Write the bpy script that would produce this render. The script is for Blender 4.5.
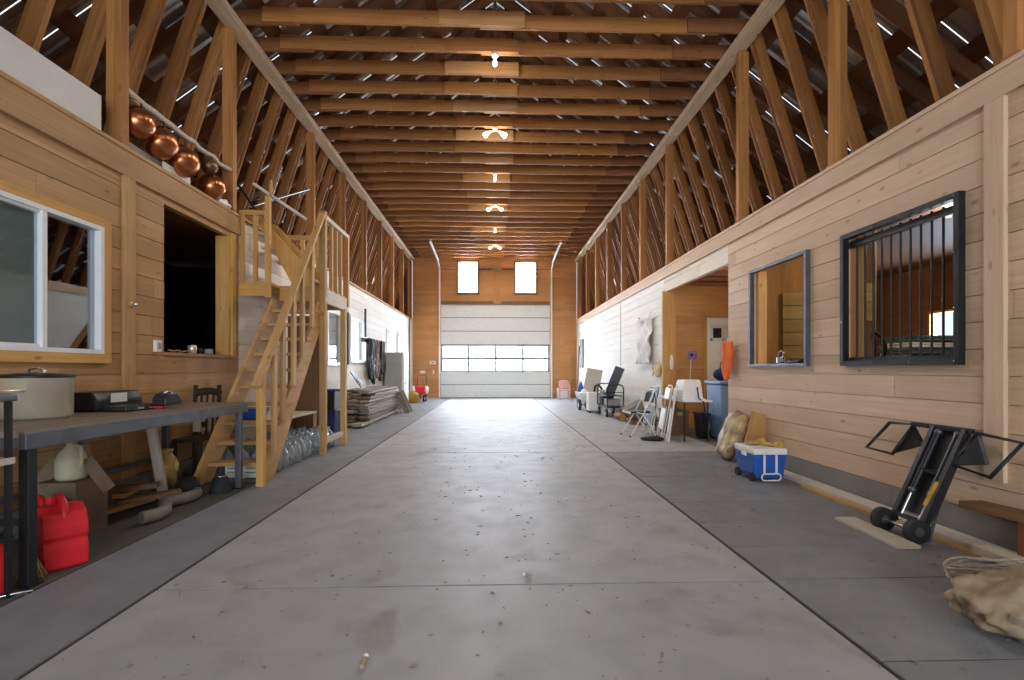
import bpy, math, random
from mathutils import Vector, Matrix
random.seed(7)
PI = math.pi
for o in list(bpy.data.objects): bpy.data.objects.remove(o)
scene = bpy.context.scene
COL = scene.collection

# ---------------------------------------------------------------- camera
YAW = math.atan(17/505)
cam = bpy.data.cameras.new('camera'); cam_o = bpy.data.objects.new('camera', cam); COL.objects.link(cam_o)
cam.sensor_width = 36; cam.lens = 36*505/1024; cam.shift_y = 29/1024; cam.clip_start = .05; cam.clip_end = 200
cam_o.location = (0, 0, 1.2); cam_o.rotation_euler = (PI/2, 0, -YAW)
scene.camera = cam_o
# ---------------------------------------------------------------- world, daylight, exposure
w = bpy.data.worlds.new('sky'); scene.world = w; w.use_nodes = True
bg = w.node_tree.nodes['Background']; bg.inputs[0].default_value = (.82, .91, 1, 1); bg.inputs[1].default_value = 1.3
vs = scene.view_settings
vs.view_transform = 'Standard'; vs.look = 'None'; vs.gamma = 1; vs.use_curve_mapping = False; vs.exposure = 0.5
def area(name, loc, rot, sx, sy, power, col=(1, 1, 1), spread=PI):
    l = bpy.data.lights.new(name, 'AREA'); l.shape = 'RECTANGLE'; l.size = sx; l.size_y = sy; l.energy = power; l.color = col; l.spread = spread
    o = bpy.data.objects.new(name, l); COL.objects.link(o); o.location = loc; o.rotation_euler = rot
    return o
DAY = (.80, .90, 1)
area('daylight_through_garage_door_glass', (0, 21.35, 1.66), (-PI/2, 0, 0), 4.5, 1.15, 460, DAY)
area('daylight_through_upper_window', (-1.11, 21.35, 4.98), (-PI/2, 0, 0), .85, 1.3, 420, DAY)
area('daylight_through_upper_window', (1.26, 21.35, 4.98), (-PI/2, 0, 0), .85, 1.3, 420, DAY)
area('daylight_through_open_rear_door', (0, -7.4, 2.2), (PI/2, 0, 0), 5.6, 4.2, 480, DAY)
area('daylight_through_stall_window', (7.85, 8.05, 1.9), (0, PI/2, 0), .5, .55, 110, DAY)
for y_, w_ in ((12.61, 1.3), (16.35, .8), (18.3, 1.3)): area('daylight_behind_curtain', (-3.75, y_, 1.92), (0, -PI/2, 0), 1.0, w_, 26*w_, DAY)
LAMP_POWER = 110
LAMP_COL = (1, .91, .80)

# ---------------------------------------------------------------- helpers
class MB:
    def __init__(s): s.v = []; s.f = []; s.uv = []; s.sm = []
    def add(s, verts, faces, uvs=None, smooth=False):
        b = len(s.v); s.v += [Vector(v) for v in verts]
        for i, f in enumerate(faces):
            s.f.append([b+k for k in f]); s.sm.append(smooth)
            s.uv.append(uvs[i] if uvs else [(verts[k][0], verts[k][2]) for k in f])
        return s
    def box(s, c, size, R=None):
        c = Vector(c); hx, hy, hz = [a/2 for a in size]
        pts = [Vector((x, y, z)) for x in (-hx, hx) for y in (-hy, hy) for z in (-hz, hz)]
        F = [(0,1,3,2), (4,6,7,5), (0,4,5,1), (2,3,7,6), (0,2,6,4), (1,5,7,3)]
        ax = [0, 0, 1, 1, 2, 2]
        L = max(range(3), key=lambda i: size[i])
        ru = random.uniform(0, 50); k = random.randint(0, 400)*10+4
        uvs = []
        for f, n in zip(F, ax):
            rest = [a for a in range(3) if a != n]
            if L in rest: ua = L; va = [a for a in rest if a != L][0]
            else: ua, va = rest
            uvs.append([(ru+pts[i][ua], k+pts[i][va]+.37*n) for i in f])
        if R is not None: pts = [R @ p for p in pts]
        return s.add([tuple(p+c) for p in pts], F, uvs)
    def span(s, a, b):   # box from corner to corner
        return s.box([(a[i]+b[i])/2 for i in range(3)], [abs(b[i]-a[i]) for i in range(3)])
    def bar(s, p0, p1, w, t, up=(0, 0, 1)):   # w across (dir x up), t along the other
        p0 = Vector(p0); p1 = Vector(p1); d = p1-p0; L = d.length; d.normalize(); up = Vector(up)
        if abs(d.dot(up)) > .99: up = Vector((0, 1, 0))
        side = d.cross(up).normalized(); u2 = side.cross(d).normalized()
        R = Matrix((d, side, u2)).transposed()
        return s.box((p0+p1)/2, (L, w, t), R)
    def tube(s, pts, r, n=8, closed=False):
        P = [Vector(p) for p in pts]; m = len(P)
        rr = r if isinstance(r, (list, tuple)) else [r]*m
        def tan(i):
            if closed: return (P[(i+1) % m]-P[i-1]).normalized()
            return (P[min(i+1, m-1)]-P[max(i-1, 0)]).normalized()
        t = tan(0); a = Vector((0, 0, 1)) if abs(t.z) < .9 else Vector((1, 0, 0))
        nrm = (a-t*a.dot(t)).normalized(); V = []
        for i in range(m):
            t = tan(i); nrm = (nrm-t*nrm.dot(t)).normalized(); bn = t.cross(nrm)
            for k in range(n):
                q = 2*PI*k/n; V.append(tuple(P[i]+(nrm*math.cos(q)+bn*math.sin(q))*rr[i]))
        F = []
        for i in range(m if closed else m-1):
            j = (i+1) % m
            for k in range(n): F.append((i*n+k, i*n+(k+1) % n, j*n+(k+1) % n, j*n+k))
        ru = random.uniform(0, 40); k0 = random.randint(0, 400)*10+4
        acc = [0]
        for i in range(1, m): acc.append(acc[-1]+(P[i]-P[i-1]).length)
        uvs = [[(ru+acc[q//n], k0+.05*(q % n)) for q in f] for f in F]
        s.add(V, F, uvs, True)
        if not closed:
            s.add(V[:n], [tuple(reversed(range(n)))]); s.add(V[-n:], [tuple(range(n))])
        return s
    def lathe(s, prof, c=(0, 0, 0), n=16, R=None):
        c = Vector(c); V = []
        for r, z in prof:
            for k in range(n):
                q = 2*PI*k/n; p = Vector((r*math.cos(q), r*math.sin(q), z))
                V.append(tuple((R @ p if R is not None else p)+c))
        F = []
        for i in range(len(prof)-1):
            for k in range(n): F.append((i*n+k, i*n+(k+1) % n, (i+1)*n+(k+1) % n, (i+1)*n+k))
        s.add(V, F, None, True)
        if prof[0][0] > 1e-4: s.add(V[:n], [tuple(reversed(range(n)))])
        if prof[-1][0] > 1e-4: s.add(V[-n:], [tuple(range(n))])
        return s
    def cyl(s, p0, p1, r, n=14, r1=None):
        return s.tube([p0, p1], [r, r if r1 is None else r1], n)
    def ell(s, c, rad, nu=16, nv=10, fn=None, R=None):
        V = []; c = Vector(c)
        for i in range(nv+1):
            a = -PI/2+PI*i/nv
            for k in range(nu):
                q = 2*PI*k/nu; p = Vector((rad[0]*math.cos(a)*math.cos(q), rad[1]*math.cos(a)*math.sin(q), rad[2]*math.sin(a)))
                if fn: p = fn(p)
                if R is not None: p = R @ p
                V.append(tuple(p+c))
        F = []
        for i in range(nv):
            for k in range(nu): F.append((i*nu+k, i*nu+(k+1) % nu, (i+1)*nu+(k+1) % nu, (i+1)*nu+k))
        return s.add(V, F, None, True)
    def prism(s, poly, ax, a0, a1):   # 2D polygon extruded along axis ax
        def P(p, a):
            q = list(p); q.insert(ax, a); return tuple(q)
        n = len(poly); V = [P(p, a0) for p in poly]+[P(p, a1) for p in poly]
        F = [tuple(reversed(range(n))), tuple(range(n, 2*n))]+[(i, (i+1) % n, n+(i+1) % n, n+i) for i in range(n)]
        ru = random.uniform(0, 40); k0 = random.randint(0, 400)*10+4
        uvs = [[(ru+V[q][(ax+1) % 3], k0+.3*V[q][(ax+2) % 3]+.2*V[q][ax]) for q in f] for f in F]
        return s.add(V, F, uvs)
    def sheet(s, fn, nu, nv):
        V = [tuple(fn(i/nu, j/nv)) for j in range(nv+1) for i in range(nu+1)]
        F = [(j*(nu+1)+i, j*(nu+1)+i+1, (j+1)*(nu+1)+i+1, (j+1)*(nu+1)+i) for j in range(nv) for i in range(nu)]
        return s.add(V, F, None, True)
    def build(s, name, mat, parent=None, world=True, bevel=0, solid=0, sub=0, fix=True, recenter=None):
        off = Vector((0, 0, 0))
        if parent is not None and world:
            q = parent
            while q is not None: off += Vector(q.location); q = q.parent
        V = [v-off for v in s.v]; loc = None
        if parent is None and recenter is not False:
            xs = [v.x for v in V]; ys = [v.y for v in V]; zs = [v.z for v in V]
            loc = Vector(((min(xs)+max(xs))/2, (min(ys)+max(ys))/2, min(zs))); V = [v-loc for v in V]
        me = bpy.data.meshes.new(name); me.from_pydata([tuple(v) for v in V], [], s.f)
        ul = me.uv_layers.new(name='UVMap'); i = 0
        flat = [c for fu in s.uv for c in fu]
        for l, c in zip(ul.data, flat): l.uv = c
        for p, sm in zip(me.polygons, s.sm): p.use_smooth = sm
        if fix:
            import bmesh
            bm = bmesh.new(); bm.from_mesh(me); bmesh.ops.recalc_face_normals(bm, faces=bm.faces); bm.to_mesh(me); bm.free()
        o = bpy.data.objects.new(name, me); COL.objects.link(o); me.materials.append(mat)
        if loc is not None: o.location = loc
        if parent is not None: o.parent = parent
        if solid: m = o.modifiers.new('s', 'SOLIDIFY'); m.thickness = solid; m.offset = 0
        if bevel: m = o.modifiers.new('b', 'BEVEL'); m.width = bevel; m.segments = 2; m.limit_method = 'ANGLE'
        if sub: m = o.modifiers.new('u', 'SUBSURF'); m.levels = sub; m.render_levels = sub
        return o
def B(): return MB()
def tag(o, label, cat, group=None):
    o['label'] = label; o['category'] = cat
    if group: o['group'] = group
    return o
def struct(o): o['kind'] = 'structure'; return o
def thing(name, label, cat, loc=(0, 0, 0), rotz=0, group=None):
    o = bpy.data.objects.new(name, None); COL.objects.link(o); o.empty_display_size = .1
    o.location = loc; o.rotation_euler = (0, 0, rotz)
    return tag(o, label, cat, group)
def dup(root, loc, rotz=None, label=None):
    r = root.copy(); COL.objects.link(r); r.location = loc
    if rotz is not None: r.rotation_euler = (root.rotation_euler[0], root.rotation_euler[1], rotz)
    if label: r['label'] = label
    for ch in list(root.children):
        c = ch.copy(); COL.objects.link(c); c.parent = r
        for g in ch.children:
            d = g.copy(); COL.objects.link(d); d.parent = c
    return r
ONES = 'zeroth first second third fourth fifth sixth seventh eighth ninth tenth eleventh twelfth thirteenth fourteenth fifteenth sixteenth seventeenth eighteenth nineteenth'.split()
def nth(i):
    if i < 20: return ONES[i]
    t, u = divmod(i, 10); tens = {2: 'twent', 3: 'thirt', 4: 'fort'}[t]
    return tens+'ieth' if u == 0 else tens+'y-'+ONES[u]
def Rz(a): return Matrix.Rotation(a, 3, 'Z')
def Rx(a): return Matrix.Rotation(a, 3, 'X')
def Ry(a): return Matrix.Rotation(a, 3, 'Y')

# ---------------------------------------------------------------- materials
def new_mat(name):
    m = bpy.data.materials.new(name); m.use_nodes = True
    nt = m.node_tree; return m, nt, nt.nodes['Principled BSDF'], nt.links
def mixc(nt, fac, a, b, blend='MIX'):
    n = nt.nodes.new('ShaderNodeMix'); n.data_type = 'RGBA'; n.blend_type = blend
    if isinstance(fac, (int, float)): n.inputs[0].default_value = fac
    else: nt.links.new(fac, n.inputs[0])
    for sock, val in ((n.inputs[6], a), (n.inputs[7], b)):
        if isinstance(val, tuple): sock.default_value = (*val, 1) if len(val) == 3 else val
        else: nt.links.new(val, sock)
    return n.outputs[2]
def ramp(nt, fac, p0, p1, c0=(0, 0, 0), c1=(1, 1, 1)):
    n = nt.nodes.new('ShaderNodeValToRGB'); e = n.color_ramp.elements
    e[0].position = p0; e[1].position = p1; e[0].color = (*c0, 1); e[1].color = (*c1, 1)
    nt.links.new(fac, n.inputs[0]); return n.outputs[0]
def plain(name, col, rough=.6, metal=0, var=.15, scale=8, spec=.4, trans=0, ior=1.45, bump=0):
    m, nt, bs, lk = new_mat(name)
    tc = nt.nodes.new('ShaderNodeTexCoord'); nz = nt.nodes.new('ShaderNodeTexNoise')
    nz.inputs['Scale'].default_value = scale; nz.inputs['Detail'].default_value = 4; lk.new(tc.outputs['Object'], nz.inputs['Vector'])
    f = ramp(nt, nz.outputs['Fac'], .3, .7)
    c = mixc(nt, f, tuple(x*(1-var) for x in col), tuple(min(1, x*(1+var)) for x in col))
    lk.new(c, bs.inputs['Base Color'])
    bs.inputs['Roughness'].default_value = rough; bs.inputs['Metallic'].default_value = metal
    bs.inputs['Specular IOR Level'].default_value = spec; bs.inputs['Transmission Weight'].default_value = trans; bs.inputs['IOR'].default_value = ior
    if bump:
        b = nt.nodes.new('ShaderNodeBump'); b.inputs['Strength'].default_value = bump; b.inputs['Distance'].default_value = .01
        lk.new(nz.outputs['Fac'], b.inputs['Height']); lk.new(b.outputs[0], bs.inputs['Normal'])
    return m
def wood(name, c1, c2, knot=(.12, .05, .02), rough=.62, tint=.35, knots=.6, grain=1.0, wash=None):
    m, nt, bs, lk = new_mat(name)
    uv = nt.nodes.new('ShaderNodeUVMap'); sp = nt.nodes.new('ShaderNodeSeparateXYZ'); lk.new(uv.outputs[0], sp.inputs[0])
    def comb(su, sv):
        a = nt.nodes.new('ShaderNodeMath'); a.operation = 'MULTIPLY'; a.inputs[1].default_value = su; lk.new(sp.outputs[0], a.inputs[0])
        b = nt.nodes.new('ShaderNodeMath'); b.operation = 'MULTIPLY'; b.inputs[1].default_value = sv; lk.new(sp.outputs[1], b.inputs[0])
        c = nt.nodes.new('ShaderNodeCombineXYZ'); lk.new(a.outputs[0], c.inputs[0]); lk.new(b.outputs[0], c.inputs[1]); return c.outputs[0]
    n1 = nt.nodes.new('ShaderNodeTexNoise'); n1.inputs['Scale'].default_value = 1; n1.inputs['Detail'].default_value = 5; n1.inputs['Distortion'].default_value = .4
    lk.new(comb(1.6, 38), n1.inputs['Vector'])
    n2 = nt.nodes.new('ShaderNodeTexNoise'); n2.inputs['Scale'].default_value = 1; n2.inputs['Detail'].default_value = 3
    lk.new(comb(1.1, 5), n2.inputs['Vector'])
    fl = nt.nodes.new('ShaderNodeMath'); fl.operation = 'MULTIPLY'; fl.inputs[1].default_value = .1; lk.new(sp.outputs[1], fl.inputs[0])
    fr = nt.nodes.new('ShaderNodeMath'); fr.operation = 'FLOOR'; lk.new(fl.outputs[0], fr.inputs[0])
    oi = nt.nodes.new('ShaderNodeObjectInfo')
    ad = nt.nodes.new('ShaderNodeMath'); ad.operation = 'ADD'; lk.new(fr.outputs[0], ad.inputs[0]); lk.new(oi.outputs['Random'], ad.inputs[1])
    wn = nt.nodes.new('ShaderNodeTexWhiteNoise'); wn.noise_dimensions = '1D'; lk.new(ad.outputs[0], wn.inputs['W'])
    f1 = ramp(nt, n1.outputs['Fac'], .32, .7)
    base = mixc(nt, f1, c1, c2)
    f2 = ramp(nt, n2.outputs['Fac'], .35, .75)
    base = mixc(nt, mathn(nt, 'MULTIPLY', f2, .45*grain), base, tuple(x*.62 for x in c2))
    tw = ramp(nt, wn.outputs['Value'], 0, 1, (1-tint, 1-tint*1.08, 1-tint*1.2), (1+tint*.3, 1+tint*.3, 1+tint*.3))
    base = mixc(nt, 1.0, base, tw, 'MULTIPLY')
    if wash: base = mixc(nt, wash[1], base, wash[0])
    if knots:
        vo = nt.nodes.new('ShaderNodeTexVoronoi'); vo.inputs['Scale'].default_value = 1; lk.new(comb(3.4, 8), vo.inputs['Vector'])
        kf = ramp(nt, vo.outputs['Distance'], .05, .15, (1, 1, 1), (0, 0, 0))
        base = mixc(nt, mathn(nt, 'MULTIPLY', kf, knots), base, knot)
    lk.new(base, bs.inputs['Base Color']); bs.inputs['Roughness'].default_value = rough; bs.inputs['Specular IOR Level'].default_value = .3
    b = nt.nodes.new('ShaderNodeBump'); b.inputs['Strength'].default_value = .25; b.inputs['Distance'].default_value = .004
    lk.new(n1.outputs['Fac'], b.inputs['Height']); lk.new(b.outputs[0], bs.inputs['Normal'])
    return m
def mathn(nt, op, a, b):
    n = nt.nodes.new('ShaderNodeMath'); n.operation = op
    for s_, v in ((n.inputs[0], a), (n.inputs[1], b)):
        if isinstance(v, (int, float)): s_.default_value = v
        else: nt.links.new(v, s_)
    return n.outputs[0]
def concrete(name, c1, c2, rough=.42, stain=(.16, .13, .1)):
    m, nt, bs, lk = new_mat(name)
    tc = nt.nodes.new('ShaderNodeTexCoord')
    def nz(sc, det, dist=0):
        n = nt.nodes.new('ShaderNodeTexNoise'); n.inputs['Scale'].default_value = sc; n.inputs['Detail'].default_value = det; n.inputs['Distortion'].default_value = dist
        lk.new(tc.outputs['Object'], n.inputs['Vector']); return n.outputs['Fac']
    a = nz(.55, 6, .6); b = nz(4, 8, .3); c = nz(60, 3); d = nz(1.3, 5, 1.2)
    base = mixc(nt, ramp(nt, a, .3, .7), c1, c2)
    base = mixc(nt, mathn(nt, 'MULTIPLY', ramp(nt, b, .42, .66), .5), base, tuple(x*.66 for x in c1))
    base = mixc(nt, mathn(nt, 'MULTIPLY', ramp(nt, d, .6, .74), .5), base, stain)
    base = mixc(nt, mathn(nt, 'MULTIPLY', ramp(nt, c, .66, .74), .35), base, (.08, .07, .06))
    # scuffed scratches
    wv = nt.nodes.new('ShaderNodeTexVoronoi'); wv.inputs['Scale'].default_value = 26; lk.new(tc.outputs['Object'], wv.inputs['Vector'])
    base = mixc(nt, mathn(nt, 'MULTIPLY', ramp(nt, wv.outputs['Distance'], .04, .09, (1, 1, 1), (0, 0, 0)), .5), base, (.12, .1, .08))
    lk.new(base, bs.inputs['Base Color'])
    r = nt.nodes.new('ShaderNodeMapRange'); lk.new(b, r.inputs[0]); r.inputs[3].default_value = rough-.1; r.inputs[4].default_value = rough+.16
    lk.new(r.outputs[0], bs.inputs['Roughness']); bs.inputs['Specular IOR Level'].default_value = .32
    bm = nt.nodes.new('ShaderNodeBump'); bm.inputs['Strength'].default_value = .12; bm.inputs['Distance'].default_value = .004
    lk.new(b, bm.inputs['Height']); lk.new(bm.outputs[0], bs.inputs['Normal'])
    return m
def glass_pane(name, col=(.9, .95, 1), clear=.75):
    m, nt, bs, lk = new_mat(name)
    out = nt.nodes['Material Output']; tr = nt.nodes.new('ShaderNodeBsdfTransparent'); tr.inputs[0].default_value = (*col, 1)
    gl = nt.nodes.new('ShaderNodeBsdfGlossy'); gl.inputs['Roughness'].default_value = .02
    lw = nt.nodes.new('ShaderNodeLayerWeight'); lw.inputs[0].default_value = .5
    fac = mathn(nt, 'ADD', mathn(nt, 'MULTIPLY', mathn(nt, 'POWER', lw.outputs['Facing'], 4), .7), (1-clear)*.5)
    mx = nt.nodes.new('ShaderNodeMixShader'); lk.new(fac, mx.inputs[0]); lk.new(tr.outputs[0], mx.inputs[1]); lk.new(gl.outputs[0], mx.inputs[2])
    lk.new(mx.outputs[0], out.inputs[0]); return m
def frosted(name, col):
    m, nt, bs, lk = new_mat(name)
    out = nt.nodes['Material Output']; tl = nt.nodes.new('ShaderNodeBsdfTranslucent'); tl.inputs[0].default_value = (*col, 1)
    tr = nt.nodes.new('ShaderNodeBsdfTransparent'); tr.inputs[0].default_value = (*col, 1)
    mx = nt.nodes.new('ShaderNodeMixShader'); mx.inputs[0].default_value = .5
    lk.new(tl.outputs[0], mx.inputs[1]); lk.new(tr.outputs[0], mx.inputs[2]); lk.new(mx.outputs[0], out.inputs[0]); return m
def emit(name, col, st):
    m, nt, bs, lk = new_mat(name); bs.inputs['Emission Color'].default_value = (*col, 1); bs.inputs['Emission Strength'].default_value = st
    bs.inputs['Base Color'].default_value = (*col, 1); return m

W_FRAME = wood('framing_lumber', (.58, .27, .085), (.43, .18, .05), tint=.38, knots=.5)
W_FRAME2 = wood('lighter_framing_lumber', (.66, .36, .15), (.52, .26, .09), tint=.2, knots=.5)
W_DARK = wood('old_rafter_lumber', (.30, .125, .05), (.20, .08, .032), tint=.4)
W_DARK2 = wood('reddish_lumber', (.38, .16, .06), (.26, .105, .04), tint=.3)
W_LIT = wood('lit_plate_lumber', (.78, .60, .42), (.62, .44, .28), tint=.15, knots=.6)  # floor bounce light put into this paler wood colour
W_STAIR = wood('stair_lumber', (.66, .41, .17), (.52, .29, .1), tint=.22)
W_LAND = wood('landing_lumber', (.74, .43, .14), (.60, .31, .085), tint=.15)
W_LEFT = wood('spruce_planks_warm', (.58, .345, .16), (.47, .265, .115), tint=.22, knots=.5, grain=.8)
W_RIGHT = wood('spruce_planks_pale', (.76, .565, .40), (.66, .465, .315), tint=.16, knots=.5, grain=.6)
W_WASH = wood('whitewashed_planks', (.86, .84, .80), (.79, .76, .71), tint=.08, knots=.25, grain=.3)
W_MID = wood('thin_washed_planks', (.85, .76, .67), (.77, .67, .57), tint=.12, knots=.45, grain=.4)
W_END = wood('end_wall_planks', (.62, .31, .12), (.52, .24, .085), tint=.16, knots=.2, grain=.5)
W_PLY = wood('orange_plywood', (.62, .34, .12), (.50, .25, .08), tint=.15, knots=.3)
W_YEL = wood('yellow_plywood', (.55, .40, .17), (.45, .31, .11), tint=.15, knots=.5)
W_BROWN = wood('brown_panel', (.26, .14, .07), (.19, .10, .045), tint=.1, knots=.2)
W_JAMB = wood('fresh_orange_lumber', (.86, .49, .19), (.74, .38, .12), tint=.1, knots=.5)
W_GREY = wood('weathered_boards', (.46, .41, .35), (.30, .26, .21), tint=.45, knots=.3)
W_TOP = wood('bench_top_wood', (.30, .25, .20), (.22, .18, .14), tint=.2, knots=.2)
W_BLACK = wood('dark_stained_wood', (.05, .032, .022), (.03, .02, .014), tint=.1, knots=0)
W_CREAM = wood('cream_board', (.68, .62, .52), (.60, .53, .43), tint=.08, knots=.1)
C_MID = concrete('concrete_centre', (.43, .44, .455), (.335, .345, .36), rough=.5)
C_SIDE = concrete('concrete_side', (.255, .268, .29), (.19, .20, .217), rough=.5, stain=(.12, .11, .1))
C_SHADE = concrete('bench_shade_concrete', (.105, .10, .095), (.075, .07, .066), rough=.75, stain=(.05, .045, .04))  # the bench's shadow put into a darker concrete colour
C_STEM = concrete('concrete_stem', (.30, .285, .265), (.22, .21, .2), rough=.8)
M_JOINT = plain('joint_dirt', (.05, .042, .035), .9)
M_ROOF = plain('galvanised_roofing', (.72, .73, .74), .28, .85, .15, 5)
M_WHITE = plain('white_paint', (.80, .80, .78), .5, var=.05)
M_DOORP = plain('garage_door_panel', (.72, .74, .72), .45, var=.04)
M_BARS = plain('grey_door_bars', (.22, .23, .23), .5, var=.05)
M_DRYW = plain('white_drywall', (.70, .68, .64), .7, var=.05, scale=3)
M_GREYB = plain('grey_board', (.34, .33, .31), .7, var=.1)
M_VINYL = plain('white_vinyl', (.82, .82, .82), .35, var=.03)
M_BLACK = plain('black_metal', (.022, .022, .025), .42, .3, .2)
M_STEEL = plain('grey_steel', (.13, .14, .16), .42, .6, .2)
M_CHROME = plain('bright_steel', (.62, .63, .65), .25, .95, .1)
M_ALU = plain('aluminium', (.82, .77, .62), .36, .65, .08)
M_COPPER = plain('copper', (.50, .20, .085), .27, .95, .25, 5)
M_COPD = plain('tarnished_copper', (.22, .13, .08), .4, .8, .3, 6)
M_RUB = plain('black_rubber', (.02, .02, .02), .75, 0, .2)
M_BLKP = plain('black_plastic', (.025, .025, .028), .4, 0, .15)
M_RED = plain('red_plastic', (.62, .02, .03), .38, 0, .1)
M_BLUE = plain('blue_plastic', (.025, .10, .42), .35, 0, .12)
M_LBLUE = plain('pale_blue_plastic', (.24, .40, .66), .5, 0, .08)
M_NAVY = plain('navy_fabric', (.02, .035, .12), .85, 0, .3, bump=.4)
M_WPLAST = plain('white_plastic', (.78, .77, .74), .4, 0, .05)
M_ORANGE = plain('orange_fabric', (.90, .20, .05), .7, 0, .1)
M_CLOTH = plain('silver_white_cloth', (.86, .86, .88), .32, 0, .08)
M_CANVAS = plain('tan_canvas', (.34, .255, .17), .85, 0, .2, 14, bump=1.0)
M_ROPE = plain('pale_rope', (.50, .42, .34), .85, 0, .2, 30)
M_YEL = plain('yellow_leather', (.55, .36, .08), .75, 0, .25, 20)
M_GOLD = plain('gold_paint', (.40, .23, .03), .55, .2, .3)
M_PURP = plain('purple_foil', (.20, .12, .34), .4, .2, .4, 30)
M_PINK = plain('pink_plastic', (.72, .42, .38), .5, 0, .08)
M_FRIDGE = plain('fridge_side_paint', (.36, .37, .33), .5, 0, .06)
M_CREAM = plain('cream_cardboard', (.52, .47, .40), .8, 0, .08)
M_GREEN = plain('dark_green_fabric', (.07, .09, .04), .85, 0, .3)
M_BLIND = plain('greyish_green_blind', (.19, .195, .15), .8, 0, .05)
M_LEATH = plain('black_leather', (.02, .018, .016), .45, 0, .3)
M_BLEATH = plain('brown_leather', (.16, .07, .03), .5, 0, .3)
M_JUG = plain('clear_glass', (.86, .93, .97), .05, 0, .02, trans=.84, spec=.7)
M_PALEJ = plain('pale_yellow_plastic', (.55, .52, .36), .5, 0, .1)
M_BRASS = plain('dull_brass', (.50, .38, .14), .4, .6, .2)
M_STRAW = plain('straw_bristles', (.50, .38, .14), .9, 0, .3, 40)
M_CARTON = plain('brown_carton', (.20, .14, .09), .85, 0, .15)
M_FEED = plain('printed_feed_paper', (.44, .33, .18), .6, 0, .75, 7)
M_DIRT = plain('chips_and_leaves', (.30, .25, .18), .9, 0, .5, 3)
M_BULB = emit('lit_bulb', (1, .93, .82), 9)
M_PORC = plain('porcelain', (.8, .78, .74), .4, 0, .03)
M_HOSE = plain('grey_hose', (.17, .155, .13), .6, 0, .15)
M_TEAL = plain('teal_blanket', (.10, .18, .20), .9, 0, .5, 14)
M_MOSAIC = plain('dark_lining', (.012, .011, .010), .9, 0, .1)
G_FROST = frosted('frosted_glazing', (.95, .97, 1))
M_SHEER = frosted('sheer_curtain', (.72, .72, .74))
G_DULL = glass_pane('dull_glass', clear=.95)
G_WIN = glass_pane('window_glass', clear=.7)

# ---------------------------------------------------------------- room shell
def cuts(a0, a1, openings):
    segs = [(a0, a1)]
    for b0, b1 in openings:
        out = []
        for s0, s1 in segs:
            if b1 <= s0 or b0 >= s1: out.append((s0, s1)); continue
            if b0 > s0: out.append((s0, b0))
            if b1 < s1: out.append((b1, s1))
        segs = out
    return segs
def plank_wall(name, axis, pos, out, a0, a1, z0, z1, holes, mat, bh=.19, gap=.006, thick=.022, blen=(2.4, 4.2), back=.05):
    """rows of real boards on a backing; axis 1: wall runs along Y at X=pos, axis 0: along X at Y=pos; out=+-1 is where the back lies"""
    m = B(); zs = [z0]
    while zs[-1]+bh < z1-.05: zs.append(zs[-1]+bh)
    zs.append(z1); marks = sorted(set(zs+[h[k] for h in holes for k in (2, 3) if z0 < h[k] < z1]))
    def put(s0, s1, za, zb, d0, d1):
        if axis == 1: m.span((pos+out*d0, s0, za), (pos+out*d1, s1, zb))
        else: m.span((s0, pos+out*d0, za), (s1, pos+out*d1, zb))
    for i in range(len(zs)-1):
        sub = [zs[i]]+[q for q in marks if zs[i]+.004 < q < zs[i+1]-.004]+[zs[i+1]]
        br = []; q = a0+random.uniform(.3, 3)
        while q < a1: br.append(q); q += random.uniform(*blen)
        for j in range(len(sub)-1):
            za, zb = sub[j], sub[j+1]; zm = (za+zb)/2
            for s0, s1 in cuts(a0, a1, [(h[0], h[1]) for h in holes if h[2] < zm < h[3]]):
                pts = [s0]+[b for b in br if s0+.1 < b < s1-.1]+[s1]
                for p, r in zip(pts, pts[1:]):
                    put(p+.001, r-.001, za+(gap/2 if j == 0 else 0), zb-(gap/2 if j == len(sub)-2 else 0), random.uniform(0, .003), thick)
    bz = sorted(set([z0, z1]+[h[k] for h in holes for k in (2, 3) if z0 < h[k] < z1]))
    for za, zb in zip(bz, bz[1:]):
        zm = (za+zb)/2
        for s0, s1 in cuts(a0, a1, [(h[0], h[1]) for h in holes if h[2] < zm < h[3]]): put(s0, s1, za, zb, thick, thick+back)
    return struct(m.build(name, mat, recenter=False))

YB, YE = -7.0, 20.9          # ends of the hall
XW = 3.4
# floor: separate concrete slabs with open joints
def slabs(name, x0, x1, ys, mat, g=.010):
    m = B()
    for a, b in zip(ys, ys[1:]): m.span((x0+g, a+g/2, -.12), (x1-g, b-g/2, 0))
    return struct(m.build(name, mat, recenter=False))
slabs('floor', -1.85, 1.575, [YB, -1.6, 2.81, 7.27, 11.7, 16.2, YE], C_MID, .016)
slabs('floor_left', -2.50, -1.85, [YB, 1.2, 5.45], C_SIDE, .013)
slabs('floor_left_end', -3.42, -1.85, [5.45, 9.9, 14.3, YE], C_SIDE, .013)
slabs('floor_bench', -3.42, -2.50, [YB, 1.2, 5.45], C_SHADE, .002)  # strip under the bench, its shade painted as slab colour
slabs('floor_right', 1.575, 3.42, [YB, .8, 2.02, 2.83, 3.36, 3.89, 4.49, 5.58, 6.75, 7.27], C_SIDE, .012)
slabs('floor_back', 1.575, 3.42, [7.27, 11.7, 16.2, YE], C_MID, .006)
struct(B().span((-7.7, YB, -.22), (7.7, YE+.2, -.008)).build('floor_bed', M_JOINT, recenter=False))
m = B(); m.span((3.42, YB, -.007), (7.6, YE, 0)); m.span((-7.6, YB, -.007), (-3.42, YE, 0)); struct(m.build('floor_aisle', C_SIDE, recenter=False))

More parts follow.
